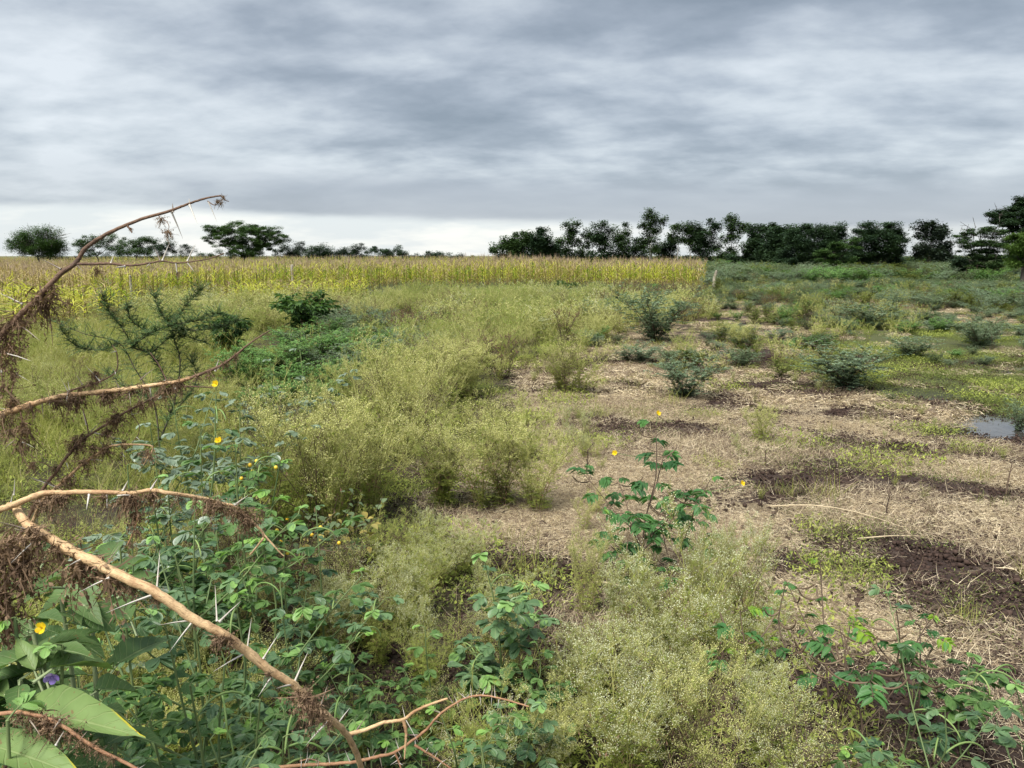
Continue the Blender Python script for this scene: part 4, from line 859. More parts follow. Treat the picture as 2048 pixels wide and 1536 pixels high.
FN = [shrub_parts(521+i, 'fern', T=DIA, size=.045, wid=.34, ns=10, nb=20, per=36, spread=.55) for i in range(2)]
BR = [shrub_parts(531, 'pbrown', T=DIA, size=.02, wid=.4, ns=6, nb=6, per=4)]
GR = [shrub_parts(541, 'ggrass', T=SIMPLE, size=.04, wid=.6, ns=9, nb=14, per=20)]
def shrub(name, parts, px, pf, pt, pw, label, group=None, cat='shrub'):
    x, y = gp(px, pf); h = (pf-pt)/F*y*1.04; w = metre(pw, y)*.95; t = thing(name, (x, y, float(gz(x, y))), label, cat, group, RS.uniform(0, 6.28), (w, w, h))
    for nm, me in zip(('stem', 'foliage'), parts): obj(nm, me, t)
    return t
for a in (
 ('leafy_bush', DKS[0], 622, 672, 588, 150, 'dense dark green bush with drooping pointed leaves in front of the lime maize'),
 ('leafy_bush', DKS[1], 458, 712, 628, 110, 'smaller dark green drooping-leaved bush left of the dense one'),
 ('green_bush', GR[0], 1434, 590, 556, 42, 'small bright green bush at the foot of the leaning post'),
 ('dark_bush', DKS[0], 1133, 588, 564, 46, 'small dark bush against the front of the maize'),
 ('blue_green_shrub', BL[0], 1312, 688, 578, 185, 'big round blue-green shrub in the middle distance right of centre'),
 ('blue_green_shrub', BL[1], 1368, 802, 716, 160, 'open blue-green shrub alone on pale straw right of the upright weed'),
 ('blue_green_shrub', BL[2], 1690, 782, 690, 210, 'broad blue-green shrub at the edge of the wet green ground'),
 ('blue_green_shrub', BL[0], 1735, 657, 604, 140, 'rounded blue-green shrub beyond the wet ground'),
 ('blue_green_shrub', BL[1], 1205, 660, 598, 100, 'blue-green shrub left of the big round one'),
 ('blue_green_shrub', BL[2], 1245, 640, 594, 70, 'small blue-green shrub just behind the left side of the big round one'),
 ('blue_green_shrub', BL[2], 1425, 622, 590, 50, 'small blue-green shrub right of the big round one'),
 ('blue_green_shrub', BL[1], 1955, 700, 640, 120, 'sprawling pale blue-green shrub near the right puddle'),
 ('blue_green_shrub', BL[0], 2040, 860, 790, 70, 'blue-green shrub cut by the right edge beside the largest puddle'),
 ('blue_green_shrub', BL[2], 1820, 720, 672, 110, 'low blue-green shrub in the green strip above the puddles'),
 ('brown_green_bush', GR[0], 1608, 648, 600, 62, 'brownish green bush with upright stems in mid field'),
 ('brown_green_bush', BR[0], 1615, 650, 598, 50, 'dry brown stems mixed into the brownish green bush'),
 ('blue_green_shrub', BL[1], 1520, 612, 590, 60, 'low blue-green shrub in front of the dark thicket'),
 ('green_bush', GR[0], 1445, 690, 650, 60, 'small green bush between the big round shrub and the wet ground'),
 ('green_bush', GR[0], 1560, 760, 722, 70, 'flat green bush left of the broad blue-green shrub'),
 ('dead_bush', BR[0], 1210, 832, 786, 44, 'dead brown twig bush standing on straw right of centre'),
 ('dead_bush', BR[0], 1146, 850, 815, 34, 'little dead twig bush left of the larger dead one'),
 ('dead_bush', BR[0], 1985, 705, 650, 36, 'dark dead stems beside the sprawling pale shrub')):
    shrub(*a)
for px, pf, pt, pw, k in ((560, 760, 680, 150, 0), (640, 740, 665, 150, 1), (720, 745, 680, 130, 0), (600, 800, 715, 150, 1), (680, 790, 720, 140, 0), (510, 770, 690, 110, 1), (755, 720, 660, 100, 0), (540, 840, 760, 120, 1), (470, 790, 700, 120, 0), (590, 715, 650, 140, 1), (690, 715, 655, 130, 0), (760, 760, 690, 110, 1), (640, 830, 755, 120, 0)):
    shrub('feathery_green_bush', FN[k], px, pf, pt, pw, 'bright green feathery bush in the lush patch right of the thorny seedling', 'feathery green bushes in the lush patch')
rs_ = np.random.RandomState(12); pts, A = rand_in([(1440, 575), (1600, 566), (2300, 572), (2300, 635), (1900, 615), (1500, 597)], 90, rs_)
for i, (x, y) in enumerate(pts):
    px, py = pix_of(x, y); h = rs_.uniform(.22, .62); w = h*rs_.uniform(1.1, 2.6); src = (BL[i % 3] if i % 4 else GR[0]); t = thing('field_shrub', (x, y, float(gz(x, y))), 'low grey-green shrub in the far right of the field', 'shrub', 'low grey-green shrubs far right', rs_.uniform(0, 6.28), (w, w, h))
    for nm, me in zip(('stem', 'foliage'), src): obj(nm, me, t)
pts, A = rand_in([(1180, 690), (1200, 605), (1750, 600), (1650, 700), (1420, 690)], 34, rs_)
for i, (x, y) in enumerate(pts):
    h = rs_.uniform(.22, .5); w = h*rs_.uniform(1.0, 1.6); src = (BL[i % 3], GR[0], FN[0], BR[0])[i % 4]; t = thing('field_shrub', (x, y, float(gz(x, y))), 'small mixed shrub scattered over the middle of the field', 'shrub', 'small shrubs over the middle of the field', rs_.uniform(0, 6.28), (w, w, h))
    for nm, me in zip(('stem', 'foliage'), src): obj(nm, me, t)
def low_scrub():
    rs = np.random.RandomState(66); J = [join_mesh('scrub', p) for p in (BL[0], BL[1], BL[2], GR[0], BR[0], FN[0])]; P = []; S = []; I = []
    for poly, n, a, b, thr in (([(1415, 590), (1500, 556), (3200, 560), (3200, 650), (1900, 628), (1480, 606)], 2700, .22, .55, .27), ([(1408, 580), (1404, 535), (1480, 529), (2500, 529), (2600, 562)], 2400, .6, 1.15, .15), ([(1180, 700), (1250, 600), (2600, 610), (2600, 740), (1700, 700), (1400, 760), (1240, 740)], 620, .13, .36, .44), ([(560, 760), (620, 640), (1250, 600), (1180, 700), (800, 760)], 260, .25, .5, .5), ([(1100, 600), (1180, 585), (1440, 590), (1420, 640), (1150, 650)], 160, .3, .55, .4), ([(1620, 800), (1600, 720), (2500, 690), (2500, 900)], 170, .10, .24, .45)):
        pts, A = rand_in(poly, n, rs); 
        for (x, y) in pts:
            if vnoise(x, y, 2.4, 188, 2) < thr: continue
            h = rs.uniform(a, b); w = h*rs.uniform(1.1, 2.3); P.append((x, y, float(gz(x, y)))); S.append((w, w*rs.uniform(.7, 1.2), h)); I.append(rs.choice(6, p=(.22, .22, .18, .2, .08, .10)))
    scatter('low_scrub', P, rs.uniform(0, 6.28, len(P)), S, I, J, 'low mixed grey-green scrub covering the far right of the field', 'scrub', .1, 6)
low_scrub()
# stubs of cut stems standing in the straw
def stub(px, pf, pt, label, lean=.1, nb=4):
    x, y = gp(px, pf); h = (pf-pt)/F*y; rs = np.random.RandomState(px+pf); mb = MB(); top = np.array([lean*h, 0, h]); P = crom([(0, 0, -.02), top*.5+[rs.normal(0, .01), 0, 0], top], 4); tube(mb, P, np.linspace(.006, .003, len(P)), 6, rs.rand())
    for k in range(nb): q = P[rs.randint(3, len(P))]; u = rdir(rs, 1, .3, 1.2)[0]; sticks(mb, [q], [q+u*h*rs.uniform(.15, .4)], .003, .0015, rs.rand())
    o = obj('dry_stub', mb.mesh('dry_stub', M['bstem'])); o.location = (x, y, float(gz(x, y))); tag(o, label, 'dry stem')
stub(2010, 1000, 930, 'thick dark cut stem standing in straw near the right edge'); stub(1735, 945, 895, 'thin dark stub on straw above the right-hand soil patches', 0); stub(1532, 940, 905, 'short dark stub left of the thin one', -.1)
stub(1680, 1140, 1060, 'slim dark seedling stalk on bare soil at right', 0, 6); stub(1770, 1050, 1000, 'small dry stalk right of the slim dark seedling stalk', .1); stub(1170, 960, 905, 'dark leafless twig right of the central clump', .1, 7)
def fallen(px0, py0, px1, py1, label, r=.004, bow=.05):
    a = gp(px0, py0); b = gp(px1, py1); n = 7; mb = MB(); P = np.array([[a[0]+(b[0]-a[0])*t, a[1]+(b[1]-a[1])*t, 0] for t in np.linspace(0, 1, n)]); P[:, 2] = gz(P[:, 0], P[:, 1])+.02+bow*np.sin(np.linspace(0, pi, n)); o0 = P[0].copy(); tube(mb, P-o0, np.linspace(r, r*.5, n), 6)
    o = obj('fallen_stem', mb.mesh('fallen_stem', M['straw'])); o.location = o0; tag(o, label, 'dry stem')
fallen(1890, 862, 1990, 850, 'long dry stem lying below the largest puddle'); fallen(1540, 1030, 1800, 1075, 'long pale curved stem lying on bare soil right of the yellow flower', .004, .06); fallen(1710, 1098, 1835, 1096, 'straight pale stalk lying on dark soil at right', .005, .01)
fallen(2048, 1166, 1990, 1158, 'short orange-tan stalk at the right edge', .006, .01); fallen(1190, 1185, 1270, 1200, 'grey dead stick lying by the dark soil patch at front centre', .006, .01); fallen(1540, 815, 1600, 800, 'pale stem lying in straw below the broad shrub')

# ------------------------------------------------------------------ thorny seedling (green)
def thorny_seedling():
    rs = np.random.RandomState(31); D = 5.4; foot = gp(322, 985); b = np.array([foot[0], foot[1], float(gz(*foot))]); root = thing('thorny_seedling', b, 'dark green feathery thorn seedling with spreading limbs behind the dead thorn branches', 'thorn bush')
    L = [[(322, 985), (318, 880), (306, 800), (270, 738), (238, 686), (170, 668), (105, 642)], [(306, 800), (330, 760), (300, 708), (268, 694), (300, 668), (345, 650), (400, 640), (438, 628)], [(320, 880), (350, 800), (360, 720), (345, 660), (372, 612), (404, 578)], [(268, 694), (240, 650), (218, 622), (204, 590)],
         [(300, 708), (350, 672), (412, 685)], [(238, 686), (200, 700), (150, 690), (120, 655)], [(345, 655), (318, 620), (308, 588)], [(300, 668), (262, 640), (255, 608)], [(306, 800), (260, 780), (215, 745)], [(335, 840), (390, 770), (385, 715)], [(345, 650), (380, 660), (440, 655), (475, 640)]]
    ms = MB(); ml = MB(); off = 0.0
    for i, l in enumerate(L):
        dz = rs.uniform(-.22, .22) if i not in (0,) else 0; n = len(l); P = []
        for j, (px, py) in enumerate(l):
            dd = D+dz*j/(n-1)+rs.normal(0, .03); p = at(px, py, dd)-b; P.append(p)
        if i == 0: P[0] = np.array([0, 0, -.02])
        P = crom(P, 6); tube(ms, P, np.linspace(.007 if i < 3 else .004, .0015, len(P)), 5, cap=False)
        for q in range(len(P)*10 if i else len(P)*2):
            k = rs.randint(int(len(P)*(.0 if i else .45)), len(P)); t = rs.rand(); p = P[k]; e = rs.uniform(-.5, 1.2); a = rs.uniform(0, 2*pi); u = np.array([cos(a)*cos(e), sin(a)*cos(e)*.8, sin(e)]); ln = rs.uniform(.03, .12); p1 = p+u*ln
            sticks(ms, [p], [p1], .0012, .0008); m = 16; tt = np.linspace(.08, 1, m); sd_ = unit(np.cross(u, (0.1, 0, 1)))
            for sg in (-1, 1):
                D_, S_, N_ = frame(unit(np.repeat((u*.4+sg*sd_)[None], m, 0)+rs.normal(0, .25, (m, 3)))); stamp(ml, DIA, p+u*ln*tt[:, None], D_, S_, N_, rs.uniform(.009, .018, m), .004, rs.rand(m))
    obj('stem', ms.mesh('thorny_stem', M['acstem']), root); obj('foliage', ml.mesh('thorny_foliage', M['acac']), root)
thorny_seedling()

# ------------------------------------------------------------------ sennas
FLT = T_strip([(0, .08), (.4, .42), (.8, .48), (1, .2)], bend=-.25, fold=-.2)
def flower_mesh(rs, size=.013, mat='petal'):
    mb = MB(); a = np.arange(5)*2*pi/5; D_, S_, N_ = frame(np.stack([np.cos(a), np.sin(a), np.full(5, .35)], -1)); stamp(mb, FLT, np.zeros((5, 3)), D_, S_, N_, size, size*.85, rs.rand(5))
    sticks(mb, np.zeros((4, 3)), rdir(rs, 4, .9, 1.4)*size*.5, size*.08, size*.05); return mb.mesh('flower', M[mat])
_r = np.random.RandomState(3); FLW = [flower_mesh(_r) for i in range(3)]
def leafy(ml, ms, p, az, el, kind, size, rs, tone):
    """one compound leaf: petiole, rachis, pairs of leaflets"""
    pairs = 3 if kind == 'senna' else rs.randint(4, 6); L = size*(1.15 if kind == 'senna' else 1.7)
    d = np.array([cos(az)*cos(el), sin(az)*cos(el), sin(el)]); P = crom([p, p+d*L*.4, p+d*L*.8+np.array([0, 0, -.10*L]), p+d*L*1.1+np.array([0, 0, -.28*L])], 3); tube(ms, P, np.linspace(.0016, .0009, len(P)), 4, rs.rand(), cap=False)
    end = unit(P[-1]-P[-3]); sd_ = unit(np.cross(end, (0, 0, 1))); roll = rs.normal(0, .25)
    for j in range(pairs):
        t = .36+.64*(j+1)/pairs; q = min(len(P)-1.001, t*(len(P)-1)); c = P[int(q)]; sz = size*(.62+.38*(j+1)/pairs if kind == 'senna' else .72+.28*sin(pi*(j+1)/(pairs+1)))
        for sg in (-1, 1):
            fwd = (.55+.5*(j == pairs-1)) if kind == 'senna' else .35+.35*(j == pairs-1); dl = unit(end*fwd+sg*sd_*.85+np.array([0, 0, rs.normal(-.06, .16)+sg*roll*.5])); D_, S_, N_ = frame(dl[None]); 
            th = rs.normal(0, .22); S2 = S_*cos(th)+N_*sin(th); N2 = np.cross(S2, D_)
            stamp(ml, OBOV if kind == 'senna' else LANC, [c], D_, S2, N2, sz, sz*(.66 if kind == 'senna' else .46*1.0), np.clip(tone+rs.normal(0, .06), 0, 1))
def senna(px, py, d, label, kind='senna', size=.036, nst=3, mat='senna', nfl=0, npod=0, spread=.55, seed=0, group=None, bare=0.0, podup=False, leaves=1.0, flpx=(), base=None, name=None, stem=None, tallest=None):
    rs = np.random.RandomState(seed+int(px)+3*int(py)); top = at(px, py, d)
    g = np.array([top[0]+rs.normal(0, .04), top[1]+rs.normal(0, .04)]) if base is None else gp(*base); b = np.array([g[0], g[1], float(gz(*g))]); h = top[2]-b[2]
    root = thing(name or ('senna_plant' if kind == 'senna' else 'coffee_senna'), b, label, 'plant', group); ms = MB(); ml = MB(); T_ = top-b; pods = []; tips = []
    mains = [crom([(0, 0, -.03), T_*.33+rs.normal(0, .02, 3)*[1, 1, 0], T_*.68+rs.normal(0, .02, 3)*[1, 1, 0], T_], 5)]
    for i in range(nst):
        a = 2*pi*(i+rs.uniform(-.3, .3))/nst; t = rs.uniform(.12, .6); p = mains[0][int(t*15)]; l = h*spread*rs.uniform(.6, 1.1); e = np.array([cos(a)*l*.8, sin(a)*l*.8, l*rs.uniform(.45, .95)]); mains.append(crom([p, p+e*.4+[0, 0, -.02], p+e*.75, p+e], 5))
    for i, P in enumerate(mains):
        rr = .0045 if i == 0 else .003; rr *= (h/.6)**.5; tube(ms, P, np.linspace(rr, rr*.4, len(P)), 6, rs.rand()); n = max(3, int(len(P)*.62*leaves)); a = rs.uniform(0, 2*pi); tips.append(P[-1])
        for k in range(n):
            t = (.12 if i == 0 else .25)+(.88 if i == 0 else .75)*(k+1)/n; t = max(t, bare+(1-bare)*t) if bare else t; q = min(len(P)-1, int(t*(len(P)-1))); a += 2.4+rs.normal(0, .3); tone = (.92 if rs.rand() < .6 else .6) if k == n-1 and i < 3 else rs.uniform(0, .8)
            leafy(ml, ms, P[q], a, rs.uniform(.1, .7), kind, size*rs.uniform(.8, 1.15)*(.75 if k == n-1 else 1), rs, tone)
    obj('stem', ms.mesh('plant_stem', M[stem or ('sstem' if kind == 'senna' else 'bstem')]), root); obj('foliage', ml.mesh('plant_foliage', M[mat]), root)
    for k in range(nfl):
        c = tips[k % len(tips)]+rs.normal(0, .012, 3)+[0, 0, .01]; o = obj('flower', FLW[k % 3], root); o.location = c; o.rotation_euler = (rs.uniform(.2, 1.1), 0, rs.uniform(-.6, .6)); o.scale = (1.25,)*3
    for (fx, fy) in flpx:
        c = at(fx, fy, d)-b; o = obj('flower', FLW[fx % 3], root); o.location = c; o.rotation_euler = (rs.uniform(.5, 1.2), 0, rs.uniform(-.6, .6)); o.scale = ((1.2,)*3 if d > 1.5 else (.75,)*3)
        q = min((P[j] for P in mains for j in range(len(P))), key=lambda w: np.linalg.norm(w-c)); mb = MB(); tube(mb, crom([q, (q+c)/2+[0, 0, -.01], c], 3), .0013, 4); obj('flower_stalk', mb.mesh('flower_stalk', M['sstem']), root)
    for k in range(npod):
        P = mains[k % len(mains)]; q = P[rs.randint(int(len(P)*.5), len(P))]; a = rs.uniform(0, 2*pi); L = rs.uniform(.10, .17); mb = MB(); u = np.array([cos(a), sin(a), 0])
        if podup: ang = np.linspace(-.35, 1.1, 9)*rs.uniform(.7, 1.2)
        else: ang = np.linspace(.9, -1.3, 9)*rs.uniform(.7, 1.15)
        pp = [np.zeros(3)]
        for w in ang: pp.append(pp[-1]+(u*cos(w)+np.array([0, 0, 1])*sin(w))*L/9)
        tube(mb, pp, np.concatenate([[.0012], np.full(8, .0026 if not podup else .003), [.001]]), 6, rs.rand()); o = obj('pod', mb.mesh('pod', M['podb' if podup else 'podg'], True), root); o.location = q
    return root
_q = np.random.RandomState(88)
for i in range(13):
    _x, _y = (_q.uniform(60, 620), _q.uniform(1180, 1520)) if i < 9 else (_q.uniform(250, 640), _q.uniform(960, 1120)); senna(_x, _y, 1.5+(1536-_y)/420*.75+_q.uniform(0, .25)+(.3 if i > 8 else 0), 'one of the senna plants filling the dense tangle around the thick thorn branch', size=_q.uniform(.026, .040), mat=('senna', 'sennab')[i % 2], nst=3, npod=i % 3, seed=i, group='sennas filling the dense tangle')
for i, (_x, _y, _d, _l) in enumerate(((300, 850, 3.6, 'senna with silvery sky sheen in its leaf colour between the diagonal dead stems'), (345, 800, 4.0, 'senna with leaves coloured grey as sky sheen above the diagonal dead stems'), (480, 800, 4.2, 'senna with grey sky sheen in its leaf colour right of the upper yellow flower'), (400, 850, 3.4, 'senna with broad dull leaves left of the lower yellow flower'), (540, 720, 5.2, 'plant with pale sky sheen in its leaf colour at the near edge of the lush green patch'), (600, 700, 5.6, 'tall plant with sky sheen in its leaf colour standing over the lush green patch'), (255, 930, 2.8, 'round-leaved senna just above the level part of the forked branch'), (470, 890, 3.2, 'leafy senna beside the lower yellow flower'))):
    senna(_x, _y, _d, _l, size=.05 if _d > 3.3 else .042, mat='senna_sheen' if i not in (3, 7) else 'senna', nst=4, seed=40+i, npod=2, spread=.5, leaves=1.1)
SG = 'sennas in the tangle behind the thick thorn branch'
senna(432, 790, 3.0, 'tall senna with a yellow flower at its tip and arching pods beside the dead branches', nfl=0, npod=7, nst=3, size=.040, mat='sennab', flpx=((432, 768), (437, 882)), base=(360, 1330), spread=.3)
senna(560, 925, 2.9, 'senna with round leaves reaching over the left foot of the big weed bush', npod=2, nst=3, size=.042, base=(470, 1330), spread=.3)
senna(470, 955, 2.7, 'pale green senna crown just right of the tall flowering one', npod=3, size=.042)
senna(390, 1000, 2.5, 'senna with dark glossy leaves under the long forked thorn branch', size=.042, mat='sennab', npod=2)
senna(300, 965, 2.9, 'low senna with blue-grey leaves behind the forked thorn branch', size=.045, mat='sennab')
senna(520, 1075, 2.5, 'round-leaved senna below the end of the forked thorn branch', size=.04, npod=2)
senna(560, 1165, 2.4, 'blue-green senna between the thick thorn branch and the yellow berries', size=.038, mat='sennab', npod=2)
senna(350, 1110, 2.1, 'senna with water drops on dark round leaves above the thick thorn branch', size=.040, mat='sennab')
senna(470, 1190, 2.0, 'senna close against the upper side of the thick thorn branch', size=.034, npod=2)
senna(330, 1250, 1.75, 'senna with fresh green clover-like leaves below the thick thorn branch', size=.030, npod=2, nst=4)
senna(450, 1320, 1.75, 'dark blue-green senna in the hollow under the middle of the thick thorn branch', size=.036, mat='sennab', npod=2, nst=4)
senna(380, 1370, 1.6, 'senna with small bright leaves low under the thick thorn branch', size=.028, nst=4, npod=2)
senna(520, 1400, 1.7, 'dark senna near the lower end of the thick thorn branch', size=.036, mat='sennab', nst=4)
senna(300, 1440, 1.5, 'senna near the bottom edge right of the long yellow-edged leaf', size=.030, nst=4, npod=1)
senna(420, 1480, 1.55, 'fresh green senna shoot at the bottom edge below the dark sennas', size=.026, nst=3, npod=1)
senna(240, 1090, 1.9, 'senna behind the pale upper half of the thick thorn branch', size=.035)
senna(30, 1235, 1.15, 'small-leaved senna sprig with a yellow flower near the left edge', size=.022, nst=2, flpx=((85, 1256),), npod=2, spread=.4)
senna(125, 1290, 1.15, 'senna with arching green pods over the nightshade at bottom left', size=.028, nst=2, npod=4, mat='sennab', spread=.4)
senna(15, 1440, .98, 'large-leaved senna cut by the bottom left corner', size=.040, nst=2, mat='sennab', spread=.3)
senna(965, 1105, 2.72, 'blue-green senna standing alone at front centre with stacked pairs of leaves', size=.045, mat='sennab', nst=5, npod=5, base=(1008, 1440), spread=.42, leaves=1.3)
senna(700, 1300, 2.5, 'small senna with arching pods right of the thick thorn branch', size=.034, npod=4, nst=3)
senna(735, 1395, 2.2, 'low senna in front of the small podded one', size=.034, nst=3)
senna(850, 1255, 2.7, 'bright green senna seedling left of the standing blue-green senna', size=.032, nst=3, spread=.6)
senna(1075, 1290, 2.6, 'pale senna seedling right of the standing blue-green senna', size=.032, nst=3)
senna(880, 1425, 2.1, 'fresh light green senna seedling under the trailing thorny twig', size=.028, nst=2)
senna(960, 1480, 2.0, 'grey-green senna at the bottom edge under the trailing thorny twig', size=.036, mat='sennab', nst=3)
senna(1090, 1400, 2.3, 'dark-leaved senna right of the tip of the trailing thorny twig', size=.036, mat='sennab', nst=3)
senna(1945, 1310, 2.5, 'bright-tipped senna seedling rising at lower right', size=.036, nst=3, npod=2)
senna(1845, 1345, 2.35, 'blue-green senna with broad leaflets at lower right beside the pod stalks', size=.040, leaves=.7, mat='sennab', nst=2, npod=2)
senna(2030, 1370, 2.2, 'dusty blue-green senna cut by the lower right edge', size=.040, mat='sennab', nst=3, npod=3, spread=.8, leaves=.5)
senna(1890, 1420, 2.1, 'sprawling senna with drooping dark leaves and curved green pods at lower right', size=.036, mat='sennab', nst=3, npod=4, spread=.9, leaves=.45)
senna(1740, 1490, 2.15, 'low senna at the bottom edge beneath the pod stalks', size=.032, nst=3, leaves=.7)
# coffee sennas
senna(1312, 850, 3.9, 'coffee senna with dark pointed leaves, brown pods and yellow flowers at centre right', kind='coffee', size=.058, nst=7, mat='sennap', npod=12, podup=True, flpx=((1316, 827), (1230, 906), (1484, 967)), base=(1290, 1165), spread=.62, bare=.0, leaves=.75)
senna(1420, 960, 3.8, 'low arm of coffee senna sprawling right toward the bare soil', kind='coffee', size=.05, nst=4, mat='sennap', npod=7, podup=True, base=(1330, 1200), spread=.6, leaves=.6)
senna(1195, 1030, 3.7, 'coffee senna shoot with hanging dark leaflets leaning left', kind='coffee', size=.045, nst=2, mat='sennap', npod=3, podup=True, base=(1300, 1220), spread=.4, leaves=.6)
senna(1700, 1250, 2.5, 'bright green leafed coffee senna among bare brown stalks at lower right', kind='coffee', size=.050, nst=4, mat='sennap', npod=12, podup=True, base=(1720, 1560), spread=.6, bare=.3, leaves=.35)
senna(1570, 1170, 2.7, 'bare brown stalk with two upturned pods at its tip', kind='coffee', size=.028, nst=2, mat='sennap', npod=6, podup=True, base=(1600, 1500), spread=.4, leaves=.12, bare=.5)
senna(1480, 1225, 2.5, 'coffee senna shoot with one bright leaf over the white-flowered weeds', kind='coffee', size=.042, nst=1, mat='sennap', npod=3, podup=True, base=(1440, 1560), spread=.4, bare=.75, leaves=.3)
senna(1640, 1120, 2.9, 'leafless brown pod stalk behind the bright coffee senna', kind='coffee', size=.028, nst=3, mat='sennap', npod=9, podup=True, base=(1660, 1460), spread=.5, leaves=.1)
senna(1790, 1200, 2.6, 'tall bare stalk with upturned pods right of the bright coffee senna', kind='coffee', size=.026, nst=3, mat='sennap', npod=8, podup=True, base=(1770, 1540), spread=.5, leaves=.1)
senna(1840, 1250, 2.5, 'slender stalk carrying one small dark leaf at the right of the pod stalks', kind='coffee', size=.034, nst=1, mat='sennap', npod=3, podup=True, base=(1790, 1560), spread=.4, bare=.8, leaves=.3)

# ------------------------------------------------------------------ nightshade with broad leaves (bottom left)
def nightshade(label, shoots, leaves, base, d, seed, flowers=()):
    rs = np.random.RandomState(seed); g = base; b = np.array([g[0], g[1], float(gz(*g))]); root = thing('nightshade_plant', b, label, 'plant'); ms = MB(); ml = MB()
    for (px, py, dd) in shoots:
        T_ = at(px, py, dd)-b; P = crom([(0, 0, -.02), T_*[.4, .4, .45], T_*[.8, .8, .85], T_], 5); tube(ms, P, np.linspace(.006, .0035, len(P)), 7, rs.rand())
        for q in range(2, len(P)):
            for r_ in range(2):
                a = rs.uniform(0, 2*pi); u = np.array([cos(a), sin(a), rs.uniform(-.1, .5)]); u = unit(u); c = P[q]+u*.015; sticks(ms, [P[q]], [c], .0022, .0016, .6); D_, S_, N_ = frame(u[None]); L = rs.uniform(.055, .095); stamp(ml, BROAD, [c], D_, S_, N_, L, L*.48, rs.uniform(0, .3))
    for (x0, y0, x1, y1, wpx, dd, tilt, tone) in leaves:
        p0 = at(x0, y0, dd)-b; p1 = at(x1, y1, dd+tilt)-b; dr = p1-p0; L = np.linalg.norm(dr); n_ = unit(np.array([0.05, -.45, .9])); D_ = unit(dr)[None]; S_ = unit(np.cross(D_, n_[None])); N_ = np.cross(S_, D_); T = T_strip([(0, .04), (.05, .16), (.12, .32), (.22, .45), (.35, .5), (.5, .47), (.63, .38), (.76, .27), (.88, .13), (.95, .05), (1, .01)], bend=.14, fold=.22+rs.uniform(-.08, .1), wave=.012)
        stamp(ml, T, [p0], D_, S_, N_, L, metre(wpx, dd)*1.0, tone); q = p0*[.9, .9, .86]; sticks(ms, [p0-unit(dr)*.03-[0, 0, .02]], [p0+unit(dr)*.01], .003, .0022, .7)
    obj('stem', ms.mesh('nightshade_stem', M['solstem']), root); obj('foliage', ml.mesh('nightshade_foliage', M['solan'], True), root)
    for (px, py, dd, k) in flowers:
        o = obj('flower', k, root); o.location = at(px, py, dd)-b; o.rotation_euler = (1.9, .3, .4); o.scale = (.7,)*3
PF = flower_mesh(np.random.RandomState(9), .016, 'purple')
def gb(px, py, d): p = at(px, py, d); return (p[0], p[1])
nightshade('broad-leaved nightshade with a purple flower and a long yellow-edged leaf at bottom left', [(85, 1300, 1.15), (40, 1360, 1.12)],
 [(44, 1424, 265, 1445, 84, 1.10, -.10, .95), (100, 1335, 240, 1318, 72, 1.12, .12, .62), (70, 1340, 30, 1270, 34, 1.12, .02, .9), (85, 1335, 62, 1285, 34, 1.13, .02, .95), (60, 1425, 40, 1375, 30, 1.1, 0, .9), (-20, 1490, 160, 1540, 72, 1.02, -.06, .9), (15, 1395, -30, 1350, 40, 1.1, .05, .8), (110, 1345, 200, 1290, 46, 1.18, .10, .6)],
 gb(60, 1400, 1.15), 1.1, 1, [(104, 1352, 1.08, PF)])
nightshade('broad-leaved nightshade with upright leaves under the upper half of the thick thorn branch', [(180, 1150, 1.6), (120, 1180, 1.5)],
 [(205, 1192, 82, 1180, 52, 1.45, .0, .30), (145, 1188, 203, 1243, 44, 1.42, -.05, .3), (215, 1125, 238, 1070, 46, 1.55, .1, .4), (250, 1140, 300, 1105, 34, 1.5, .1, .38), (100, 1170, 45, 1200, 34, 1.4, -.05, .2), (262, 1165, 318, 1142, 36, 1.5, .05, .36), (230, 1330, 342, 1258, 70, 1.42, .15, .08), (180, 1210, 232, 1262, 60, 1.4, .0, .12), (262, 1240, 222, 1190, 56, 1.45, .1, .15), (150, 1120, 175, 1075, 36, 1.6, .1, .3), (90, 1110, 130, 1070, 36, 1.6, .1, .34)],
 gb(160, 1250, 1.55), 1.4, 2)
nightshade('darker nightshade filling the shade below the long yellow-edged leaf', [(170, 1400, 1.35), (230, 1470, 1.4), (110, 1470, 1.25), (60, 1240, 1.35)],
 [(190, 1380, 290, 1372, 64, 1.35, .1, .05), (210, 1490, 290, 1440, 60, 1.35, .1, .02), (140, 1500, 205, 1440, 60, 1.25, .1, .1), (60, 1300, 120, 1250, 50, 1.35, .1, .0), (20, 1320, 60, 1230, 50, 1.4, .1, .0)],
 gb(180, 1450, 1.4), 1.4, 3)
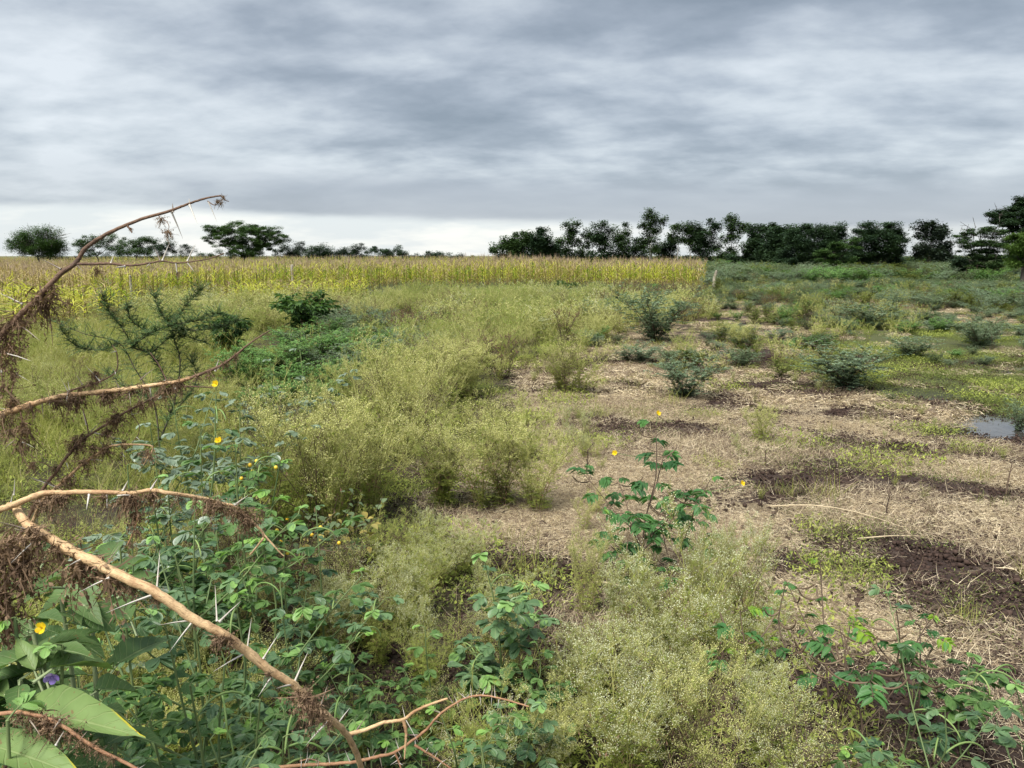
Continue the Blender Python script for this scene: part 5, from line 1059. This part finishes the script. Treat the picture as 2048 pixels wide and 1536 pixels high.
# berry shrub
def berry_bush():
    rs = np.random.RandomState(44); g = gp(600, 1200); b = np.array([g[0], g[1], float(gz(*g))]); root = thing('berry_shrub', b, 'tangled twiggy shrub with small yellow berries left of centre', 'shrub'); ms = MB(); d = 3.35
    BP = [(513, 922), (552, 935), (505, 943), (483, 957), (575, 1038), (554, 1061), (624, 1070), (678, 1086), (562, 1084), (516, 1079), (575, 1106), (641, 1055), (540, 1100), (500, 930), (566, 1128)]
    for i, (px, py) in enumerate(BP):
        c = at(px, py, d+rs.uniform(-.15, .15))-b; m = c*.5+rs.normal(0, .06, 3); P = crom([(0, 0, 0), c*.25+rs.normal(0, .03, 3), m, c*.8+rs.normal(0, .03, 3), c], 4); tube(ms, P, np.linspace(.004, .001, len(P)), 5, rs.rand())
        for k in range(5): q = P[rs.randint(4, len(P))]; u = rdir(rs, 1, -.4, 1.2)[0]; sticks(ms, [q], [q+u*rs.uniform(.04, .14)], .0015, .0008, rs.rand())
        mb = MB(); ph = np.linspace(0, pi, 7); V = []; 
        for w in ph:
            for a in range(8): V.append((sin(w)*cos(a*pi/4), sin(w)*sin(a*pi/4), cos(w)*1.05))
        mb.add(np.array(V)*.0085, [(r*8+a, r*8+(a+1) % 8, (r+1)*8+(a+1) % 8, (r+1)*8+a) for r in range(6) for a in range(8)], rs.rand()); o = obj('berry', mb.mesh('berry', M['berry'], True), root); o.location = c
    obj('stem', ms.mesh('berry_twigs', M['podb']), root)
berry_bush()
def vine():
    rs = np.random.RandomState(45); g = gp(650, 1130); b = np.array([g[0], g[1], float(gz(*g))]); root = thing('leafy_vine', b, 'vine with pale grey-green heart leaves climbing the foot of the big weed bush', 'vine'); ms = MB(); ml = MB()
    for i in range(12):
        c = at(rs.uniform(560, 770), rs.uniform(955, 1090), rs.uniform(3.5, 3.9))-b; P = crom([(rs.normal(0, .08), 0, 0), c*.5+rs.normal(0, .05, 3), c], 5); tube(ms, P, .0015, 4)
        for k in range(11): q = P[rs.randint(3, len(P))]+rs.normal(0, .03, 3); u = rdir(rs, 1, -.9, .2); D_, S_, N_ = frame(u); L = rs.uniform(.022, .045); stamp(ml, BROAD, [q], D_, S_, N_, L, L*.95, rs.rand())
    obj('stem', ms.mesh('vine_stem', M['bstem']), root); obj('foliage', ml.mesh('vine_foliage', M['heart']), root)
vine()

# ------------------------------------------------------------------ dead thorn branches in the foreground
def dry_cluster(seed, n=30, L0=.05):
    rs = np.random.RandomState(seed); mb = MB()
    D_ = rdir(rs, n, -1.45, .1); D_, S_, N_ = frame(D_); th = rs.uniform(0, 6.28, (n, 1)); S2 = S_*np.cos(th)+N_*np.sin(th); N2 = np.cross(S2, D_); L = L0*rs.uniform(.3, 1.15, n)
    stamp(mb, T_arc(4, .5), rs.normal(0, .004, (n, 3)), D_, S2, N2, L, rs.uniform(.0012, .0034, n), rs.rand(n))
    m = n*8; k = rs.randint(0, n, m); t = rs.uniform(.25, 1, (m, 1)); c = D_[k]*L[k][:, None]*t-N2[k]*(L[k][:, None]*.5*t*t); E_, F_, G_ = frame(rdir(rs, m, -1.4, .3)); stamp(mb, DIA, c, E_, F_, G_, rs.uniform(.004, .011, m), rs.uniform(.0015, .0045, m), rs.rand(m))
    return mb.mesh('dried_leaves', M['dryleaf'])
DC = [dry_cluster(600+i, 26 if i < 3 else 40, .048) for i in range(5)]
def branch(name, label, limbs, thorns, clusters, autot=0, seed=0, grp=None, tl=34):
    """limbs: [(material, [(px,py,depth,width_px)...])]; thorns: [(x0,y0,x1,y1,depth,dd)]; clusters: [(px,py,depth,size)]"""
    rs = np.random.RandomState(seed); p0 = limbs[0][1][0]; b = at(p0[0], p0[1], p0[2]); root = thing(name, b, label, 'thorn branch', grp); allp = []
    for i, (mat, pts) in enumerate(limbs):
        P = [at(x, y, d)-b for x, y, d, w in pts]; wd = [metre(w, d)/2*.86 for x, y, d, w in pts]; n = 7; Q = crom(P, n); r = np.interp(np.arange(len(Q))/n, np.arange(len(P)), wd)
        node = np.ones(len(Q)); node[rs.rand(len(Q)) < .12] = 1.14; mb = MB(); Q = Q+rs.normal(0, 1, Q.shape)*(r*.09)[:, None]; tube(mb, Q, r*node, 12, .5, rough=.035, rs=rs); obj('stem', mb.mesh('branch_stem', M[mat], True), root); allp.append((Q, r))
    def thorn(a, c, w, dark=False):
        mb = MB(); u = c-a; L = np.linalg.norm(u); t = np.array([0, .12, .5, 1])[:, None]; tube(mb, u*t+np.array([[0, 0, 0], [0, 0, 0], [0, 0, .012*L], [0, 0, 0]]), np.array([w, w*.62, w*.42, w*.05]), 6, .5, cap=False); o = obj('thorn', mb.mesh('thorn', M['thornd' if dark else 'thorn'], True), root); o.location = a
    for t in thorns:
        x0, y0, x1, y1, d, dd = t[:6]; thorn(at(x0, y0, d)-b, at(x1, y1, d+dd)-b, .0019 if len(t) < 7 else .0019*t[6], (x0+y0) % 5 == 0)
    k = 0
    while k < autot:
        Q, r = allp[rs.randint(len(allp))]; j = rs.randint(1, len(Q)-1); ax = unit(Q[min(j+1, len(Q)-1)]-Q[j-1]); u = rs.normal(size=3); u = unit(u-ax*(u@ax)); L = metre(tl, p0[2])*rs.uniform(.5, 1.2)
        a2 = unit(-u*.6+np.cross(ax, u)*.8); thorn(Q[j], Q[j]+u*L+ax*L*.15, .0013, rs.rand() < .3); thorn(Q[j], Q[j]+a2*L*rs.uniform(.7, 1)-ax*L*.1, .0013, rs.rand() < .3); k += 2
    for (px, py, d, s_) in clusters:
        o = obj('dried_leaves', DC[rs.randint(5)], root); o.location = at(px, py, d)-b; o.rotation_euler = (rs.normal(0, .12), rs.normal(0, .12), rs.uniform(0, 6.28)); k_ = s_/(.048/d*F); o.scale = (k_*rs.uniform(.55, .9), k_*rs.uniform(.55, .9), k_)
    return root
dA = 1.45
def dl(pts, d, w0, w1, d1=None):
    n = len(pts); return [(x, y, d+((d1 or d)-d)*i/(n-1), w0+(w1-w0)*i/(n-1)) for i, (x, y) in enumerate(pts)]
branch('thorn_branch', 'uppermost dead thorn branch arching against the sky at left with curled brown leaf tips',
 [('limbdark', dl([(-420, 1500), (-160, 1020), (-40, 740), (0, 676), (34, 637), (79, 592), (120, 548), (150, 527), (171, 497), (212, 469), (273, 442), (342, 421), (376, 408), (410, 397), (441, 391)], dA, 17, 3.5)),
  ('limbdark', dl([(150, 528), (185, 528), (219, 527), (260, 531), (300, 526), (325, 522), (355, 526), (410, 519), (448, 507)], dA, 7, 2)),
  ('limbdark', dl([(441, 391), (450, 400), (458, 403)], dA, 3, 1.5)), ('limbdark', dl([(415, 402), (430, 410), (445, 398)], dA, 2.5, 1.5)), ('limbdark', dl([(318, 432), (322, 445), (318, 455)], dA, 2, 1)), ('limbdark', dl([(325, 436), (338, 452), (330, 476)], dA, 2, 1)), ('limbdark', dl([(105, 560), (112, 590), (128, 605), (138, 615)], dA, 4, 2)), ('limbdark', dl([(255, 452), (262, 462), (264, 466)], dA, 5, 2)), ('limbdark', dl([(5, 690), (3, 740), (8, 790)], dA, 4, 2))],
 [(342, 421, 366, 478, dA, .02, 1.5), (346, 424, 345, 406, dA, .0, 1.5), (379, 410, 395, 449, dA, -.02, 1.2), (380, 412, 378, 397, dA, 0, 1.6), (417, 404, 434, 444, dA, 0, 1), (325, 521, 340, 483, dA, .0, 1.3), (320, 520, 308, 494, dA, .0, .8), (375, 522, 391, 488, dA, 0, 1.2), (222, 526, 227, 510, dA, 0, 1.2), (250, 533, 230, 536, dA, -.05, 1.4), (122, 538, 78, 516, dA, 0, 1.3), (352, 527, 355, 558, dA, 0, 1), (375, 526, 389, 544, dA, 0, .8), (45, 608, -6, 584, dA, 0, 1.3), (40, 650, 80, 682, dA, -.05, 1.2), (10, 706, 62, 722, dA, -.05, 1.2), (80, 594, 60, 598, dA, 0, 1), (300, 527, 292, 534, dA, 0, 1), (3, 745, 2, 700, dA, 0, 1), (155, 530, 168, 546, dA, 0, 1)],
 [(82, 592, dA, 78), (92, 596, dA, 60), (104, 572, dA, 40), (135, 600, dA, 24), (28, 632, dA, 60), (12, 668, dA, 70), (2, 650, dA, 60), (40, 640, dA, 50), (194, 538, dA, 30), (322, 436, dA, 26), (334, 462, dA, 28), (433, 400, dA, 20), (446, 392, dA, 16), (441, 404, dA, 18), (262, 456, dA, 12), (356, 545, dA, 16), (20, 690, dA, 55), (5, 770, dA, 70), (25, 745, dA, 40), (10, 720, dA, 50), (38, 700, dA, 34), (60, 620, dA, 46), (108, 585, dA, 30), (8, 830, dA, 60), (18, 860, dA, 44)], 0, 1)
dB = 1.55
cB = [(x, y, dB, s_) for x, y, s_ in ((30, 812, 40), (60, 808, 46), (110, 797, 56), (125, 795, 46), (140, 790, 60), (150, 792, 56), (160, 790, 50), (205, 786, 46), (212, 786, 52), (218, 784, 40), (240, 780, 36), (262, 777, 44), (290, 772, 36), (330, 768, 50), (345, 765, 46), (360, 762, 40), (395, 750, 30), (420, 742, 28), (450, 724, 28), (470, 710, 24), (160, 775, 30), (180, 765, 30), (190, 745, 34), (45, 850, 60), (40, 880, 60), (25, 800, 44))]
branch('thorn_branch', 'dead thorn branch running level across the left side with hanging brown leaves',
 [('limb', dl([(-500, 1500), (-250, 1050), (-60, 850), (0, 830), (38, 817), (79, 804), (126, 792), (176, 786), (240, 780), (293, 772), (349, 764), (381, 756)], dB, 17, 8)), ('limbdark', dl([(381, 756), (440, 732), (480, 703), (489, 695), (515, 676), (540, 661)], dB, 7, 2.5)), ('limbdark', dl([(126, 790), (147, 779), (190, 767), (231, 744), (234, 709), (225, 690)], dB, 5, 2)), ('limbdark', dl([(40, 818), (45, 850), (42, 905), (58, 935)], dB, 4, 2)), ('limbdark', dl([(20, 822), (22, 790), (30, 755), (38, 742)], dB, 5, 2)), ('limbdark', dl([(335, 765), (318, 730), (300, 705)], dB, 3, 2))],
 [(x0, y0, x1, y1, dB, dd) for x0, y0, x1, y1, dd in ((84, 806, 87, 838, 0), (258, 782, 262, 812, -.02), (165, 770, 150, 746, 0), (200, 762, 170, 730, 0), (200, 765, 212, 748, 0), (240, 780, 228, 755, .02), (22, 822, -4, 815, 0), (30, 880, 5, 900, 0), (45, 884, 68, 895, 0), (300, 773, 303, 802, 0), (280, 760, 310, 735, .03), (430, 742, 438, 718, 0), (347, 765, 350, 785, 0), (3, 705, 62, 722, 0), (20, 860, -10, 872, 0), (130, 792, 140, 815, 0), (440, 733, 430, 745, 0))], cB, 14, 2, tl=26)
dC = 1.6
branch('thorn_branch', 'pair of thin dead thorn stems rising diagonally behind the forked branch',
 [('limbdark', dl([(10, 1130), (70, 1010), (91, 970), (111, 946), (129, 920), (155, 890), (179, 870), (217, 846), (258, 820), (293, 803), (346, 776), (381, 773), (425, 775)], dC, 9, 3)), ('limb', dl([(30, 1110), (67, 1040), (82, 1005), (126, 964), (152, 940), (182, 917), (220, 893), (262, 889), (305, 893), (295, 915), (287, 930)], dC, 9, 2.5)), ('limbdark', dl([(178, 870), (172, 840), (164, 815)], dC, 3, 2)), ('limbdark', dl([(258, 820), (278, 850), (276, 870), (265, 885)], dC, 2, 1.5)), ('limbdark', dl([(110, 940), (85, 925), (62, 925)], dC, 3, 1.5))],
 [(x0, y0, x1, y1, dC, dd) for x0, y0, x1, y1, dd in ((188, 865, 235, 877, 0), (182, 863, 200, 845, 0), (115, 976, 60, 955, 0), (120, 975, 45, 950, -.1), (182, 919, 208, 921, 0), (173, 850, 163, 812, 0), (244, 905, 250, 915, 0), (100, 965, 75, 970, 0), (133, 925, 137, 938, 0), (28, 990, 30, 955, 0), (22, 1005, 26, 985, 0))],
 [(x, y, dC, s_) for x, y, s_ in ((155, 880, 40), (150, 885, 46), (165, 870, 38), (215, 860, 36), (235, 830, 44), (225, 835, 40), (262, 815, 36), (280, 805, 36), (300, 800, 34), (325, 785, 40), (340, 778, 30), (205, 895, 40), (215, 890, 44), (245, 885, 40), (175, 920, 50), (140, 950, 46), (128, 960, 50), (100, 990, 60), (90, 1000, 60), (65, 925, 34), (190, 905, 44), (295, 900, 46), (110, 935, 30), (185, 890, 30))], 18, 3, tl=24)
dD = 1.22
D2 = [(32, 1009, 1.24, 17), (38, 1028, 1.23, 19), (64, 1055, 1.2, 21), (117, 1087, 1.18, 23), (173, 1117, 1.17, 24), (256, 1158, 1.16, 23), (318, 1189, 1.16, 23), (386, 1237, 1.17, 22), (444, 1267, 1.18, 21), (492, 1302, 1.2, 21), (547, 1346, 1.22, 19), (588, 1370, 1.24, 17), (625, 1408, 1.27, 16), (666, 1442, 1.32, 16), (700, 1479, 1.38, 14), (724, 1540, 1.45, 13), (745, 1640, 1.6, 11)]
cD = [(x, y, dD, s_) for x, y, s_ in ((110, 990, 60), (120, 988, 50), (132, 990, 40), (212, 990, 46), (255, 990, 66), (262, 992, 76), (270, 990, 60), (305, 985, 42), (302, 990, 40), (357, 990, 36), (390, 998, 44), (418, 1002, 46), (430, 1005, 40), (445, 1010, 50), (462, 1015, 40), (478, 1020, 50), (492, 1030, 56), (500, 1045, 46), (268, 1030, 50), (272, 1060, 36), (260, 1085, 30))]
cD += [(x, y, 1.17, s_) for x, y, s_ in ((60, 1056, 60), (75, 1066, 70), (114, 1092, 80), (152, 1118, 120), (160, 1120, 90), (215, 1148, 110), (265, 1168, 36), (310, 1190, 36), (318, 1192, 30), (430, 1270, 40), (445, 1275, 44), (460, 1285, 36), (20, 1070, 100), (2, 1100, 130), (-8, 1170, 140), (30, 1150, 110), (12, 1210, 120), (40, 1100, 90), (5, 1255, 90), (60, 1120, 80), (610, 1395, 60), (625, 1400, 70), (598, 1385, 50), (640, 1420, 50), (655, 1440, 40), (540, 1345, 34), (388, 1245, 24))]
D1 = [(-700, 1500, 1.5, 18), (-330, 1170, 1.35, 17), (-40, 1035, 1.25, 16), (0, 1020, dD, 15), (35, 1006, dD, 15), (85, 987, dD, 14), (117, 986, dD, 12), (182, 984, dD, 11), (264, 986, dD, 10), (305, 981, dD, 10), (337, 986, dD, 9), (404, 996, dD+.03, 8), (437, 1006, dD+.05, 8), (469, 1013, dD+.06, 7), (498, 1037, dD+.08, 6), (527, 1068, dD+.1, 6), (520, 1085, dD+.1, 5), (500, 1110, dD+.1, 4)]
T1 = [(311, 1187, 212, 1226, 1.16, -.04, 1.4), (313, 1185, 320, 1100, 1.16, .04, 1.2), (219, 1155, 157, 1185, 1.16, -.02, 1.3), (386, 1240, 318, 1250, 1.17, -.02, 1.2), (386, 1242, 338, 1305, 1.17, -.04, 1.2), (434, 1243, 430, 1170, 1.18, .03, 1.2), (438, 1244, 482, 1202, 1.18, .02, 1.4), (492, 1305, 427, 1343, 1.2, -.03, 1.4), (494, 1300, 503, 1236, 1.2, .02, 1.2), (526, 1318, 560, 1264, 1.21, .02, 1.2), (588, 1368, 552, 1377, 1.24, -.04, 1.6), (588, 1366, 616, 1304, 1.24, .02, 1.6), (543, 1353, 516, 1394, 1.22, -.02, 1.2), (656, 1442, 612, 1490, 1.3, -.02, 1.6), (164, 1118, 135, 1133, 1.17, -.05, 1.3), (73, 1078, 22, 1126, 1.18, -.04, 1.3), (73, 1072, 88, 1040, 1.18, 0, 1.1), (302, 979, 315, 957, dD, 0, 1.6), (246, 981, 256, 961, dD, 0, 1.3), (179, 987, 173, 1019, dD, -.02, 1.6), (214, 990, 214, 1016, dD, -.01, 1.2), (469, 1010, 496, 991, 1.28, 0, 1.3), (60, 1060, -10, 1042, 1.2, -.02, 1.2), (265, 1160, 245, 1235, 1.18, .06, 1), (236, 991, 262, 990, dD, -.03, 1), (28, 1130, 60, 1095, 1.2, 0, 1.1), (5, 1127, 30, 1127, 1.2, -.03, 1), (700, 1480, 735, 1430, 1.38, .02, 1.6), (205, 1140, 240, 1090, 1.18, .05, 1.1), (675, 1448, 700, 1415, 1.34, .03, 1.3), (640, 1415, 655, 1370, 1.28, .02, 1.2)]
branch('forked_thorn_branch', 'thick pale tan thorn branch forking at left and slanting down to the bottom centre', [('limb', D1), ('limb', D2), ('limbred', dl([(268, 988), (275, 1030), (268, 1060), (255, 1090)], dD, 4, 3)), ('limb', dl([(527, 1068), (560, 1105), (568, 1112)], dD+.1, 4, 2)), ('limbdark', dl([(-90, 1160), (-10, 1140), (35, 1130), (75, 1095)], 1.2, 5, 2.5)), ('limbdark', dl([(-80, 1290), (0, 1215), (22, 1190), (48, 1090), (58, 1062)], 1.2, 5, 3)), ('limb', dl([(692, 1469), (727, 1461), (768, 1445), (806, 1439), (829, 1423), (862, 1408), (895, 1397)], 1.38, 10, 5)), ('limb', dl([(806, 1439), (812, 1462), (811, 1490), (809, 1518)], 1.38, 9, 3))], T1, cD, 6, 4, tl=40)
dE = 1.62
branch('thorny_twig', 'reddish trailing thorny twig with many white thorn pairs along the bottom centre',
 [('limbred', dl([(430, 1545), (520, 1538), (600, 1531), (660, 1528), (708, 1524), (756, 1513), (790, 1504), (829, 1478), (854, 1458), (872, 1436), (895, 1417), (930, 1397), (965, 1391), (1010, 1399), (1057, 1413)], dE, 9, 3.5)), ('limbred', dl([(600, 1522), (620, 1518), (640, 1524)], dE, 3, 2)), ('limbred', dl([(829, 1490), (870, 1515), (920, 1550)], dE, 6, 3)), ('limbred', dl([(790, 1506), (800, 1530), (805, 1560)], dE, 5, 3))],
 [(x0, y0, x1, y1, dE, dd) for x0, y0, x1, y1, dd in ((943, 1395, 941, 1370, 0), (965, 1391, 972, 1373, 0), (990, 1394, 989, 1370, 0), (905, 1405, 893, 1385, 0), (932, 1397, 915, 1383, 0), (960, 1393, 962, 1412, 0), (998, 1398, 995, 1418, 0), (1020, 1400, 1028, 1390, 0), (1050, 1410, 1058, 1392, 0), (880, 1425, 862, 1420, 0), (865, 1440, 888, 1448, 0), (835, 1470, 815, 1470, 0), (830, 1478, 832, 1500, 0), (798, 1500, 790, 1475, 0), (770, 1510, 775, 1490, 0), (740, 1518, 735, 1496, 0), (742, 1518, 755, 1498, 0), (700, 1524, 690, 1500, 0), (760, 1515, 765, 1540, 0), (660, 1528, 655, 1505, 0))], [], 60, 5, tl=20)
branch('thorny_twig', 'short dead twig thick with shaggy brown leaves at the bottom left corner',
 [('limbred', dl([(-60, 1440), (20, 1425), (62, 1428), (113, 1445), (171, 1483), (212, 1507), (267, 1534), (330, 1575)], 1.0, 10, 7))], [(112, 1490, 128, 1462, .98, 0), (120, 1440, 105, 1462, 1.0, -.02), (160, 1480, 175, 1462, 1.0, 0), (60, 1440, 80, 1470, 1.0, -.02)],
 [(x, y, 1.0, s_) for x, y, s_ in ((62, 1430, 55), (75, 1432, 60), (90, 1438, 66), (105, 1444, 60), (120, 1452, 55), (140, 1465, 50), (160, 1476, 44), (180, 1488, 36), (200, 1500, 30), (225, 1512, 30), (40, 1428, 50))], 6, 6, tl=30)
